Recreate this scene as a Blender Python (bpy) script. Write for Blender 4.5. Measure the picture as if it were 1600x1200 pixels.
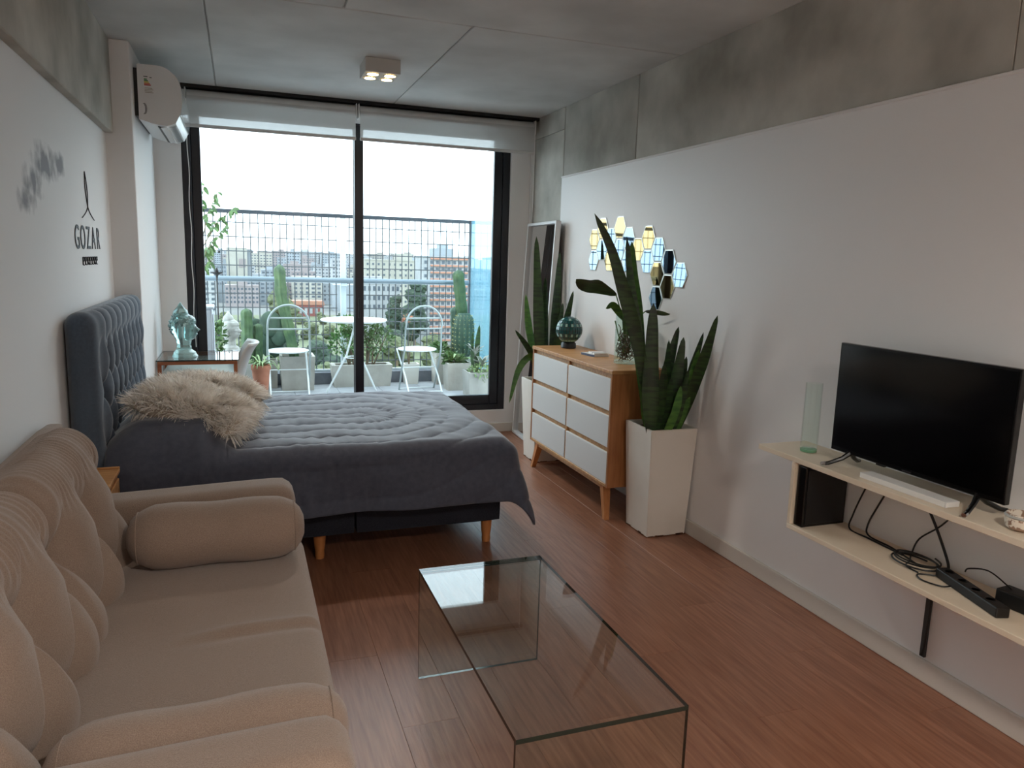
import bpy, bmesh, math, random
from mathutils import Vector, Matrix, noise as mnoise
for o in list(bpy.data.objects): bpy.data.objects.remove(o)
rnd = random.Random(7)
SC = bpy.context.scene
COL = SC.collection
PI = math.pi

# ------------------------------------------------------------------ camera
cam = bpy.data.cameras.new('camera'); cam.sensor_width = 36; cam.lens = 36 * 1170 / 1600
cam.clip_start = 0.02; cam.clip_end = 6000
camo = bpy.data.objects.new('camera', cam); COL.objects.link(camo)
RX, RY, RZ = (0.940866, -0.028234, 0.337601), (-0.337542, -0.163224, 0.927051), (0.02893, -0.986185, -0.163103)      # room axes in camera space (x right, y down, z forward)
m = Matrix.Identity(4)
for i, row in enumerate((RX, RY, RZ)):
    m[i][0] = row[0]; m[i][1] = -row[1]; m[i][2] = -row[2]
m[0][3], m[1][3], m[2][3] = 0, 0, 1.5
camo.matrix_world = m
SC.camera = camo
SC.view_settings.view_transform = 'Standard'; SC.view_settings.look = 'None'
SC.view_settings.exposure = 2.5; SC.view_settings.gamma = 1.0; SC.view_settings.use_curve_mapping = False
SC.cycles.use_denoising = True
SC.cycles.max_bounces = 12; SC.cycles.diffuse_bounces = 6; SC.cycles.glossy_bounces = 5
SC.cycles.transparent_max_bounces = 24; SC.cycles.caustics_reflective = False; SC.cycles.caustics_refractive = False
SC.cycles.sample_clamp_indirect = 6

# ------------------------------------------------------------------ overcast sky
w = bpy.data.worlds.new('overcast_sky'); SC.world = w; w.use_nodes = True
nt = w.node_tree
bg = nt.nodes['Background']
tc = nt.nodes.new('ShaderNodeTexCoord'); nz = nt.nodes.new('ShaderNodeTexNoise')
nz.inputs['Scale'].default_value = 2.2; nz.inputs['Detail'].default_value = 3
cr = nt.nodes.new('ShaderNodeValToRGB')
cr.color_ramp.elements[0].position = .3; cr.color_ramp.elements[0].color = (.72, .885, .985, 1)
cr.color_ramp.elements[1].position = .7; cr.color_ramp.elements[1].color = (.77, .925, 1.0, 1)
nt.links.new(tc.outputs['Generated'], nz.inputs['Vector']); nt.links.new(nz.outputs['Fac'], cr.inputs['Fac'])
nt.links.new(cr.outputs['Color'], bg.inputs['Color'])
bg.inputs['Strength'].default_value = 1.0

# ------------------------------------------------------------------ helpers
def lin(c):
    return tuple(((v / 255) / 12.92 if v / 255 <= .04045 else ((v / 255 + .055) / 1.055) ** 2.4) for v in c) + (1,)

MATS = {}
def mat(name, col, rough=.6, metal=0., col2=None, scale=6, stretch=(1, 1, 1), detail=4, lo=.35, hi=.65, bump=0., bscale=60, bstretch=None,
        spec=.5, emit=None, estr=0., coat=0., sheen=0., trans=0., rand=False, sub=0.):
    m = bpy.data.materials.new(name); m.use_nodes = True; MATS[name] = m
    nt = m.node_tree; b = nt.nodes['Principled BSDF']
    b.inputs['Base Color'].default_value = lin(col)
    b.inputs['Roughness'].default_value = rough; b.inputs['Metallic'].default_value = metal
    b.inputs['Specular IOR Level'].default_value = spec
    b.inputs['Coat Weight'].default_value = coat; b.inputs['Sheen Weight'].default_value = sheen
    b.inputs['Transmission Weight'].default_value = trans
    if emit: b.inputs['Emission Color'].default_value = lin(emit); b.inputs['Emission Strength'].default_value = estr
    def coords(st):
        tc = nt.nodes.new('ShaderNodeTexCoord'); mp = nt.nodes.new('ShaderNodeMapping'); mp.inputs['Scale'].default_value = st
        nt.links.new(tc.outputs['Object'], mp.inputs['Vector'])
        if rand:
            oi = nt.nodes.new('ShaderNodeObjectInfo'); ml = nt.nodes.new('ShaderNodeMath'); ml.operation = 'MULTIPLY'; ml.inputs[1].default_value = 37
            nt.links.new(oi.outputs['Random'], ml.inputs[0]); nt.links.new(ml.outputs[0], mp.inputs['Location'])
        return mp.outputs['Vector']
    if col2:
        n = nt.nodes.new('ShaderNodeTexNoise'); n.inputs['Scale'].default_value = scale; n.inputs['Detail'].default_value = detail
        nt.links.new(coords(stretch), n.inputs['Vector'])
        r = nt.nodes.new('ShaderNodeValToRGB'); e = r.color_ramp.elements
        e[0].position = lo; e[0].color = lin(col); e[1].position = hi; e[1].color = lin(col2)
        nt.links.new(n.outputs['Fac'], r.inputs['Fac'])
        out = r.outputs['Color']
        if rand:
            hs = nt.nodes.new('ShaderNodeHueSaturation'); oi = nt.nodes.new('ShaderNodeObjectInfo')
            mr = nt.nodes.new('ShaderNodeMapRange'); mr.inputs['To Min'].default_value = .93; mr.inputs['To Max'].default_value = 1.06
            nt.links.new(oi.outputs['Random'], mr.inputs['Value']); nt.links.new(mr.outputs['Result'], hs.inputs['Value'])
            nt.links.new(out, hs.inputs['Color']); out = hs.outputs['Color']
        nt.links.new(out, b.inputs['Base Color'])
    if bump:
        n = nt.nodes.new('ShaderNodeTexNoise'); n.inputs['Scale'].default_value = bscale; n.inputs['Detail'].default_value = 3
        nt.links.new(coords(bstretch or stretch), n.inputs['Vector'])
        bp = nt.nodes.new('ShaderNodeBump'); bp.inputs['Strength'].default_value = bump; bp.inputs['Distance'].default_value = .01
        nt.links.new(n.outputs['Fac'], bp.inputs['Height']); nt.links.new(bp.outputs['Normal'], b.inputs['Normal'])
    return m

def thin_glass(name, tint=(1, 1, 1), ior=1.45, rough=.0, haze=0., hcol=(200, 225, 235)):
    m = bpy.data.materials.new(name); m.use_nodes = True; nt = m.node_tree; MATS[name] = m
    for n in list(nt.nodes): nt.nodes.remove(n)
    o = nt.nodes.new('ShaderNodeOutputMaterial'); mx = nt.nodes.new('ShaderNodeMixShader')
    tr = nt.nodes.new('ShaderNodeBsdfTransparent'); gl = nt.nodes.new('ShaderNodeBsdfGlossy')
    tr.inputs['Color'].default_value = tint + (1,); gl.inputs['Roughness'].default_value = rough
    ge = nt.nodes.new('ShaderNodeNewGeometry'); dp = nt.nodes.new('ShaderNodeVectorMath'); dp.operation = 'DOT_PRODUCT'
    nt.links.new(ge.outputs['Normal'], dp.inputs[0]); nt.links.new(ge.outputs['Incoming'], dp.inputs[1])
    r0 = ((ior - 1) / (ior + 1)) ** 2; prev = dp.outputs['Value']          # Schlick reflectance, the same from both sides of the thin plate
    for op, v in (('ABSOLUTE', None), ('SUBTRACT', 1.), ('POWER', 5.), ('MULTIPLY', 1 - r0), ('ADD', r0)):
        n = nt.nodes.new('ShaderNodeMath'); n.operation = op
        if op == 'SUBTRACT': n.inputs[0].default_value = v; nt.links.new(prev, n.inputs[1])
        else:
            nt.links.new(prev, n.inputs[0])
            if v is not None: n.inputs[1].default_value = v
        prev = n.outputs[0]
    nt.links.new(prev, mx.inputs[0]); nt.links.new(tr.outputs[0], mx.inputs[1]); nt.links.new(gl.outputs[0], mx.inputs[2])
    if haze:
        df = nt.nodes.new('ShaderNodeBsdfTranslucent'); df.inputs['Color'].default_value = lin(hcol)
        d2 = nt.nodes.new('ShaderNodeBsdfDiffuse'); d2.inputs['Color'].default_value = lin(hcol)
        ma = nt.nodes.new('ShaderNodeMixShader'); ma.inputs[0].default_value = .5
        nt.links.new(df.outputs[0], ma.inputs[1]); nt.links.new(d2.outputs[0], ma.inputs[2])
        m2 = nt.nodes.new('ShaderNodeMixShader'); m2.inputs[0].default_value = haze
        nt.links.new(mx.outputs[0], m2.inputs[1]); nt.links.new(ma.outputs[0], m2.inputs[2]); nt.links.new(m2.outputs[0], o.inputs[0])
    else:
        nt.links.new(mx.outputs[0], o.inputs[0])
    return m

def fabric_translucent(name, col, tl):
    m = bpy.data.materials.new(name); m.use_nodes = True; nt = m.node_tree; MATS[name] = m
    for n in list(nt.nodes): nt.nodes.remove(n)
    o = nt.nodes.new('ShaderNodeOutputMaterial'); mx = nt.nodes.new('ShaderNodeMixShader'); mx.inputs[0].default_value = tl
    d = nt.nodes.new('ShaderNodeBsdfDiffuse'); t = nt.nodes.new('ShaderNodeBsdfTranslucent')
    d.inputs['Color'].default_value = lin(col); t.inputs['Color'].default_value = lin(col)
    tp = nt.nodes.new('ShaderNodeBsdfTransparent'); m2 = nt.nodes.new('ShaderNodeMixShader'); m2.inputs[0].default_value = .30      # open weave
    nt.links.new(d.outputs[0], mx.inputs[1]); nt.links.new(t.outputs[0], mx.inputs[2]); nt.links.new(mx.outputs[0], m2.inputs[1]); nt.links.new(tp.outputs[0], m2.inputs[2]); nt.links.new(m2.outputs[0], o.inputs[0])
    return m

BM = bmesh.new
def box(bm, x0, x1, y0, y1, z0, z1, bev=0., seg=2):
    vs = [bm.verts.new((x, y, z)) for x in (x0, x1) for y in (y0, y1) for z in (z0, z1)]
    fs = [bm.faces.new([vs[i] for i in f]) for f in ((0, 1, 3, 2), (4, 6, 7, 5), (0, 4, 5, 1), (2, 3, 7, 6), (0, 2, 6, 4), (1, 5, 7, 3))]
    if bev:
        es = list({e for f in fs for e in f.edges})
        bmesh.ops.bevel(bm, geom=es, offset=bev, segments=seg, affect='EDGES', profile=.5)
    return bm
def frame_of(d):
    d = Vector(d).normalized(); a = Vector((0, 0, 1)) if abs(d.z) < .9 else Vector((1, 0, 0))
    u = d.cross(a).normalized(); return u, d.cross(u)
def tube(bm, pts, r, n=8, caps=True, ribs=0, rd=0.):
    pts = [Vector(p) for p in pts]; rings = []; u = None
    for i, p in enumerate(pts):
        d = (pts[min(i + 1, len(pts) - 1)] - pts[max(i - 1, 0)])
        if u is None: u, v = frame_of(d)
        else:
            d.normalize(); u = (u - d * u.dot(d)).normalized(); v = d.cross(u)
        rr = r[i] if isinstance(r, (list, tuple)) else r
        ring = []
        for k in range(n):
            a = 2 * PI * k / n; q = rr * (1 + (rd * math.cos(ribs * a) if ribs else 0))
            ring.append(bm.verts.new(p + u * math.cos(a) * q + v * math.sin(a) * q))
        rings.append(ring)
    for A, B in zip(rings, rings[1:]):
        for k in range(n): bm.faces.new((A[k], A[(k + 1) % n], B[(k + 1) % n], B[k]))
    if caps:
        bm.faces.new(rings[0][::-1]); bm.faces.new(rings[-1])
    return bm
def cyl(bm, p0, p1, r0, r1=None, n=16): return tube(bm, [p0, p1], [r0, r0 if r1 is None else r1], n)
def lathe(bm, prof, n=24, c=(0, 0, 0), cap=True, rfun=None):
    rings = []
    for r, z in prof:
        rings.append([bm.verts.new((c[0] + r * math.cos(2 * PI * k / n) * (rfun(k / n, z) if rfun else 1), c[1] + r * math.sin(2 * PI * k / n) * (rfun(k / n, z) if rfun else 1), c[2] + z)) for k in range(n)])
    for A, B in zip(rings, rings[1:]):
        for k in range(n): bm.faces.new((A[k], A[(k + 1) % n], B[(k + 1) % n], B[k]))
    if cap: bm.faces.new(rings[0][::-1]); bm.faces.new(rings[-1])
    return bm
def surf(bm, fn, nu, nv, closeu=False):
    g = [[bm.verts.new(fn(i / nu, j / nv)) for j in range(nv + 1)] for i in range(nu if closeu else nu + 1)]
    L = len(g)
    for i in range(nu):
        A, B = g[i], g[(i + 1) % L]
        for j in range(nv): bm.faces.new((A[j], B[j], B[j + 1], A[j + 1]))
    return g
def prism(bm, poly, axis, a0, a1):
    def P(u, v, a): return {'x': (a, u, v), 'y': (u, a, v), 'z': (u, v, a)}[axis]
    A = [bm.verts.new(P(u, v, a0)) for u, v in poly]; B = [bm.verts.new(P(u, v, a1)) for u, v in poly]
    n = len(poly)
    bm.faces.new(A[::-1]); bm.faces.new(B)
    for k in range(n): bm.faces.new((A[k], A[(k + 1) % n], B[(k + 1) % n], B[k]))
    return bm
def roundbox(bm, c, s, r, n=(10, 10, 10), disp=None, rot=None):
    """dense rounded box, centre c, half sizes s; disp(p, nrm) -> new local p"""
    s = Vector(s); inner = Vector([max(1e-4, s[i] - (r[i] if isinstance(r, tuple) else r)) for i in range(3)])
    rr = Vector(r) if isinstance(r, tuple) else Vector((r, r, r))
    key = {}
    def vert(p):
        k = (round(p[0], 5), round(p[1], 5), round(p[2], 5))
        if k in key: return key[k]
        q = Vector([max(-inner[i], min(inner[i], p[i])) for i in range(3)]); d = Vector([(p[i] - q[i]) / rr[i] for i in range(3)])
        nm = d.normalized(); P = q + Vector([nm[i] * rr[i] for i in range(3)])
        if disp: P = disp(P, nm)
        if rot: P = rot @ P
        v = bm.verts.new(P + Vector(c)); key[k] = v; return v
    for ax in range(3):
        a, b = [(1, 2), (2, 0), (0, 1)][ax]
        for sg in (-1, 1):
            for i in range(n[a]):
                for j in range(n[b]):
                    q = []
                    for di, dj in ((0, 0), (1, 0), (1, 1), (0, 1)):
                        p = [0, 0, 0]; p[ax] = sg * s[ax]
                        p[a] = s[a] * (2 * (i + di) / n[a] - 1); p[b] = s[b] * (2 * (j + dj) / n[b] - 1); q.append(vert(p))
                    if sg < 0: q = q[::-1]
                    if len(set(q)) == 4: bm.faces.new(q)
    return bm

def finish(o, label=None, cat=None, group=None, kind=None):
    if label: o['label'] = label
    if cat: o['category'] = cat
    if group: o['group'] = group
    if kind: o['kind'] = kind
    return o
def mesh(name, bm, m, parent=None, label=None, cat=None, group=None, kind=None, smooth=False, loc=None, rotz=0, fix=True):
    if isinstance(bm, bpy.types.Mesh): me = bm
    else:
        if fix: bmesh.ops.recalc_face_normals(bm, faces=bm.faces)
        me = bpy.data.meshes.new(name); bm.to_mesh(me); bm.free()
        for mm in (m if isinstance(m, (list, tuple)) else [m]):
            me.materials.append(MATS[mm] if isinstance(mm, str) else mm)
        if smooth:
            me.polygons.foreach_set('use_smooth', [True] * len(me.polygons))
            if smooth != 'all':
                try: me.set_sharp_from_angle(angle=.7)
                except Exception: pass
    o = bpy.data.objects.new(name, me); COL.objects.link(o)
    if parent: o.parent = parent
    if loc: o.location = loc
    if rotz: o.rotation_euler.z = rotz
    return finish(o, label, cat, group, kind)
def thing(name, label, cat, loc=(0, 0, 0), rotz=0, group=None, kind=None):
    o = bpy.data.objects.new(name, None); o.empty_display_size = .05; COL.objects.link(o)
    o.location = loc; o.rotation_euler.z = rotz
    return finish(o, label, cat, group, kind)
def copy_tree(o, parent=None):
    c = o.copy(); COL.objects.link(c)
    if parent: c.parent = parent
    for ch in list(o.children): copy_tree(ch, c)
    return c
def nz(x, y=0., z=0.): return mnoise.noise(Vector((x, y, z)))
def sstep(a, b, x):
    t = max(0., min(1., (x - a) / (b - a))); return t * t * (3 - 2 * t)
def text_mesh(s, size, depth, name='letter'):
    cu = bpy.data.curves.new(name, 'FONT'); cu.body = s; cu.size = size; cu.extrude = depth; cu.align_x = 'CENTER'
    o = bpy.data.objects.new(name, cu); COL.objects.link(o)
    dg = bpy.context.evaluated_depsgraph_get(); me = bpy.data.meshes.new_from_object(o.evaluated_get(dg))
    bpy.data.objects.remove(o); return me

# ------------------------------------------------------------------ materials
mat('laminate', (120, 76, 55), .34, col2=(154, 108, 84), scale=5, stretch=(14, .9, 6), detail=7, lo=.3, hi=.72, bump=.05, bscale=10, rand=True)
mat('subfloor', (50, 34, 26), .8)
mat('concrete', (150, 147, 138), .85, col2=(204, 201, 192), scale=2.4, detail=10, lo=.3, hi=.7, bump=.15, bscale=30, rand=True)
mat('concrete_ceiling', (180, 180, 177), .8, col2=(214, 214, 211), scale=1.5, detail=8, lo=.3, hi=.7, bump=.08, bscale=14, rand=True)
mat('white_paint', (230, 229, 228), .75, bump=.03, bscale=80)
mat('wall_white', (232, 231, 230), .55, bump=.02, bscale=60)
mat('baseboard_white', (205, 200, 192), .5)
mat('frame_black', (22, 22, 30), .32, spec=.5)
mat('blind_bar', (205, 204, 202), .5)
fabric_translucent('blind_fabric', (222, 221, 219), .42)
mat('black_gap', (10, 10, 11), .7)
mat('ac_white', (222, 221, 220), .35)
mat('ac_gloss', (215, 220, 220), .08, spec=.7, coat=.5)
mat('dark_plastic', (18, 18, 20), .4)
mat('cord_white', (225, 224, 222), .5)
mat('ink', (46, 48, 54), .7)
mat('label_green', (60, 130, 70), .5); mat('label_yellow', (205, 190, 60), .5); mat('label_orange', (205, 110, 50), .5); mat('label_red', (180, 50, 45), .5)
mat('sofa_fabric', (138, 118, 104), .95, col2=(158, 138, 124), scale=520, stretch=(1, 1, 1), detail=2, bump=.35, bscale=420, sheen=.25, spec=.15)
mat('duvet_fabric', (66, 70, 84), .7, sheen=.45, col2=(75, 79, 93), scale=40, spec=.25, bump=.06, bscale=200)
mat('bed_base_fabric', (36, 38, 46), .9, col2=(46, 48, 56), scale=200, bump=.2, bscale=300, spec=.2)
mat('headboard_fabric', (72, 84, 98), .8, sheen=.35, spec=.3, col2=(78, 91, 106), scale=90, bump=.06, bscale=260)
mat('fur_light', (246, 242, 236), .75, col2=(230, 220, 208), scale=14, rand=False, spec=.25, sheen=.3)
mat('fur_base', (200, 186, 168), .95)
mat('oak', (172, 122, 74), .45, col2=(200, 152, 100), scale=4, stretch=(1, 10, 10), detail=6, bump=.04, bscale=20)
mat('oak_side', (150, 96, 56), .45, col2=(176, 120, 74), scale=4, stretch=(8, 8, 1), detail=6)
mat('oak_leg', (176, 112, 62), .5, col2=(196, 132, 78), scale=5, stretch=(8, 8, 1), detail=5)
mat('desk_wood', (140, 78, 44), .4, col2=(165, 100, 60), scale=6, stretch=(1, 6, 6))
mat('drawer_white', (214, 216, 216), .42)
mat('desk_white', (228, 234, 232), .25)
mat('chair_white', (205, 207, 205), .4)
thin_glass('window_glass', (.97, .985, .985), 1.35)
thin_glass('table_glass', (.90, .93, .915), 1.62)
thin_glass('table_top_glass', (.93, .95, .94), 1.6)
thin_glass('desk_glass', (.92, .96, .96), 2.2)
mat('glass_edge', (22, 40, 34), .12, spec=.8)
thin_glass('vase_glass', (.90, .95, .92), 1.45)
thin_glass('green_glass', (.965, .99, .975), 1.3)
thin_glass('side_glass', (.80, .9, .93), 1.4, haze=.4, hcol=(120, 160, 176))
mat('green_glass_base', (120, 175, 140), .1, spec=.8)
mat('mirror', (235, 238, 240), .01, metal=1.)
mat('mirror_gold', (158, 132, 84), .03, metal=1.); mat('mirror_blue', (112, 130, 146), .02, metal=1.)
mat('mirror_edge', (190, 188, 180), .3, metal=.6)
mat('frame_silver', (212, 212, 212), .4)
mat('leaf_dark', (26, 46, 24), .42, col2=(48, 78, 36), scale=16, stretch=(.6, .6, 3.2), detail=3, lo=.4, hi=.6, rand=True)
mat('leaf_mid', (50, 92, 38), .42, col2=(80, 125, 50), scale=16, stretch=(.6, .6, 3), detail=3, rand=True)
mat('leaf_bright', (54, 86, 42), .5, col2=(88, 118, 60), scale=18, rand=True)
mat('leaf_pale', (142, 158, 110), .5, col2=(98, 130, 76), scale=8, rand=True)
mat('leaf_grey', (110, 128, 112), .55, col2=(150, 145, 140), scale=12, rand=True)
mat('cactus', (44, 72, 44), .6, col2=(72, 98, 58), scale=12, rand=True, bump=.2, bscale=80)
mat('cactus_dark', (40, 64, 50), .6, col2=(58, 84, 66), scale=14, rand=True, bump=.2, bscale=60)
mat('cactus_spine', (206, 196, 130), .7)
mat('bark', (92, 78, 62), .9, col2=(120, 104, 84), scale=20)
mat('soil', (48, 38, 30), .95, col2=(70, 56, 44), scale=40, bump=.6, bscale=60)
mat('planter_white', (224, 219, 210), .5, col2=(206, 198, 186), scale=3, detail=8, lo=.45, hi=.85)
mat('rust', (120, 78, 48), .8, col2=(84, 56, 38), scale=30)
mat('cement_pot', (166, 162, 153), .85, col2=(182, 178, 169), scale=6, detail=6, bump=.2, bscale=40)
mat('cement_pot_dark', (138, 137, 131), .85, col2=(156, 155, 149), scale=6, detail=6)
mat('terracotta', (160, 100, 76), .8, col2=(176, 116, 90), scale=8)
mat('shelf_cream', (222, 206, 182), .45, col2=(228, 214, 192), scale=5)
mat('tv_black', (7, 7, 8), .22, spec=.5); mat('tv_screen', (5, 5, 6), .12, spec=.5)
mat('chrome', (200, 200, 205), .15, metal=1.)
mat('cable_black', (12, 12, 13), .5); mat('conduit_dark', (52, 54, 56), .45)
mat('globe_teal', (20, 82, 82), .2, coat=.6); mat('globe_pale', (150, 190, 178), .2, coat=.6); mat('globe_grout', (28, 36, 36), .7)
mat('book_white', (226, 224, 220), .5); mat('book_blue', (60, 72, 100), .5)
mat('bowl_ceramic', (150, 120, 100), .5, col2=(225, 215, 200), scale=40, lo=.48, hi=.52)
mat('teal_glass', (188, 232, 230), .1, trans=.8, spec=.8, col2=(212, 244, 242), scale=20)
mat('stone_white', (176, 176, 170), .8, col2=(150, 150, 145), scale=18, bump=.3, bscale=40)
mat('lamp_white', (190, 187, 182), .5)
mat('lamp_glow', (255, 230, 180), .5, emit=(255, 222, 160), estr=9)
mat('lamp_ring', (150, 140, 120), .3, metal=.8)
mat('terrace_tile', (156, 158, 163), .8, col2=(172, 174, 178), scale=5, rand=True)
mat('terrace_curb', (96, 100, 108), .8, col2=(116, 120, 126), scale=8)
mat('rail_dark', (38, 46, 54), .5); mat('rail_grey', (110, 124, 134), .4, metal=.2); mat('rail_pale', (190, 200, 206), .45)
mat('wire', (60, 66, 70), .5)
mat('bistro_white', (224, 230, 230), .4); mat('bistro_grey', (150, 160, 160), .4)
mat('condenser_white', (205, 212, 220), .5)
mat('iron_black', (18, 20, 22), .6)

# ------------------------------------------------------------------ setting
XL, XR, YW, ZC, YB = -.70, 2.364, 6.12, 2.662, -1.3
fl = mesh('floor', box(BM(), XL - .15, XR + .15, YB - .1, YW + .1, -.12, -.006), 'subfloor', kind='structure')
PWD, PLN = .192, 1.26
pm = {}
x = XL; col = 0
while x < XR - .01:
    x1 = min(x + PWD, XR); y = YB - (col * .47) % PLN
    while y < YW:
        a, b = max(y, YB), min(y + PLN, YW)
        if b - a > .03:
            k = (round(x1 - x, 3), round(b - a, 3))
            if k not in pm:
                me = mesh('plank', box(BM(), .0003, k[0] - .0003, .0003, k[1] - .0003, -.006, 0, .0005, 1), 'laminate', fl, loc=(x, a, 0)); pm[k] = me.data
            else: mesh('plank', pm[k], None, fl, loc=(x, a, 0))
        y += PLN
    x = x1; col += 1

ce = mesh('ceiling', box(BM(), XL - .15, XR + .15, YB - .1, YW + .3, ZC + .012, ZC + .2), 'concrete_ceiling', kind='structure')
for ya, yb, xs in ((3.885, 6.32, (-.85, -.125, 1.15, 2.5)), (1.45, 3.875, (-.85, .5, 2.5)), (-1.4, 1.44, (-.85, 1.1, 2.5))):
    for xa, xb in zip(xs, xs[1:]):
        mesh('concrete_panel', box(BM(), xa + .004, xb - .004, ya, yb, ZC, ZC + .012, .003, 1), 'concrete_ceiling', ce)

# left wall: stained plaster under a projecting concrete beam
def stain_plaster():
    m = mat('plaster_left', (228, 229, 230), .8, bump=.03, bscale=50); nt = m.node_tree; b = nt.nodes['Principled BSDF']
    tc = nt.nodes.new('ShaderNodeTexCoord'); acc = None
    n = nt.nodes.new('ShaderNodeTexNoise'); n.inputs['Scale'].default_value = 13; n.inputs['Detail'].default_value = 8
    nt.links.new(tc.outputs['Object'], n.inputs['Vector'])
    for (y, z, ry, rz) in ((3.45, 1.82, .40, .15), (3.15, 1.66, .30, .09), (3.70, 1.84, .25, .10), (3.25, 1.73, .3, .12)):
        mp = nt.nodes.new('ShaderNodeMapping'); mp.inputs['Location'].default_value = (0, -y / ry, -z / rz); mp.inputs['Scale'].default_value = (0, 1 / ry, 1 / rz)
        ln = nt.nodes.new('ShaderNodeVectorMath'); ln.operation = 'LENGTH'
        nt.links.new(tc.outputs['Object'], mp.inputs['Vector']); nt.links.new(mp.outputs['Vector'], ln.inputs[0])
        mr = nt.nodes.new('ShaderNodeMapRange'); mr.inputs['From Min'].default_value = 1.; mr.inputs['From Max'].default_value = .1
        nt.links.new(ln.outputs['Value'], mr.inputs['Value'])
        if acc is None: acc = mr.outputs['Result']
        else:
            mx = nt.nodes.new('ShaderNodeMath'); mx.operation = 'MAXIMUM'; nt.links.new(acc, mx.inputs[0]); nt.links.new(mr.outputs['Result'], mx.inputs[1]); acc = mx.outputs[0]
    mu = nt.nodes.new('ShaderNodeMath'); mu.operation = 'MULTIPLY'; nt.links.new(acc, mu.inputs[0]); nt.links.new(n.outputs['Fac'], mu.inputs[1])
    r = nt.nodes.new('ShaderNodeValToRGB'); e = r.color_ramp.elements
    e[0].position = .24; e[0].color = lin((228, 229, 230)); e[1].position = .46; e[1].color = lin((140, 142, 148))
    nt.links.new(mu.outputs[0], r.inputs['Fac']); nt.links.new(r.outputs['Color'], b.inputs['Base Color'])
stain_plaster()
wl = mesh('wall_left', box(BM(), XL - .15, XL, YB, 4.97, 0, 2.20), 'plaster_left', kind='structure')
mesh('concrete_beam', box(BM(), XL - .15, XL + .042, YB, 4.968, 2.15, ZC, .004, 1), 'concrete', wl)
mesh('column', box(BM(), XL - .15, -.557, 4.97, YW, 0, ZC, .004, 1), 'white_paint', kind='structure', label='white boxed column in the corner')
# right wall: concrete with form joints above and beside a white lining
wr = mesh('wall_right', box(BM(), XR + .012, XR + .2, YB, YW + .3, 0, ZC), 'concrete', kind='structure')
for ya, yb, za, zb in ((-1.3, 1.86, 2.1, ZC), (1.86, 4.34, 2.1, ZC), (4.345, 5.475, 2.1, ZC), (5.482, 6.12, 2.5, ZC), (5.482, 6.12, 0, 2.497)):
    mesh('concrete_panel', box(BM(), XR, XR + .012, ya + .002, yb - .002, za, zb, .002, 1), 'concrete', wr)
lining = mesh('wall_lining', box(BM(), XR - .012, XR + .012, YB, 5.474, 0, 2.133), 'wall_white', wr)
mesh('top_bead', box(BM(), XR - .018, XR + .002, YB, 5.474, 2.133, 2.146, .003, 1), 'white_paint', wr)
mesh('baseboard_right', box(BM(), XR - .028, XR - .012, YB, 5.474, 0, .085, .005, 2), 'baseboard_white', kind='structure')
mesh('wall_back', box(BM(), XL - .15, XR + .2, YB - .15, YB, 0, ZC), 'white_paint', kind='structure')
# window wall
wf = mesh('wall_far', box(BM(), -.56, -.378, YW, YW + .2, 0, ZC), 'white_paint', kind='structure')
mesh('pier', box(BM(), 2.168, XR + .012, YW, YW + .2, 0, ZC), 'white_paint', wf)
mesh('lintel', box(BM(), -.378, 2.168, YW, YW + .2, 2.515, ZC), 'white_paint', wf)
mesh('sill_wall', box(BM(), -.378, 2.168, YW, YW + .2, -.1, .195), 'white_paint', wf)
mesh('baseboard_far', box(BM(), -.557, 2.36, YW - .014, YW, 0, .08, .004, 2), 'baseboard_white', kind='structure')

# sliding window
wn = thing('window_1', 'black aluminium two leaf sliding window onto the terrace', 'window', (0, YW + .03, 0), kind='structure')
b = BM()
for q in ((-.378, -.318, .195, 2.515), (2.108, 2.168, .195, 2.515)): box(b, q[0], q[1], 0, .12, q[2], q[3], .003, 1)
box(b, -.318, 2.108, 0, .12, .195, .245, .003, 1); box(b, -.318, 2.108, 0, .12, 2.50, 2.515, .003, 1)
mesh('outer_frame', b, 'frame_black', wn)
def sash(x0, x1, y0, sl, sr):
    s = BM()
    box(s, x0, x0 + sl, y0, y0 + .04, .245, 2.50, .004, 1); box(s, x1 - sr, x1, y0, y0 + .04, .245, 2.50, .004, 1)
    box(s, x0 + sl, x1 - sr, y0, y0 + .04, .245, .325, .004, 1); box(s, x0 + sl, x1 - sr, y0, y0 + .04, 2.482, 2.50, .004, 1)
    o = mesh('sash', s, 'frame_black', wn)
    g = BM(); box(g, x0 + sl, x1 - sr, y0 + .017, y0 + .023, .325, 2.482)
    mesh('glass_pane', g, 'window_glass', o)
    return o
sash(-.318, .935, .065, .066, .065); s2 = sash(.872, 2.108, .015, .07, .075)
mesh('pull_handle', box(BM(), .898, .912, -.004, .016, 1.0, 1.16, .004, 2), 'frame_black', s2)

# baseboard along the left wall
mesh('baseboard_left', box(BM(), XL, XL + .012, YB, 4.97, 0, .08, .004, 1), 'baseboard_white', kind='structure')

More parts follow.
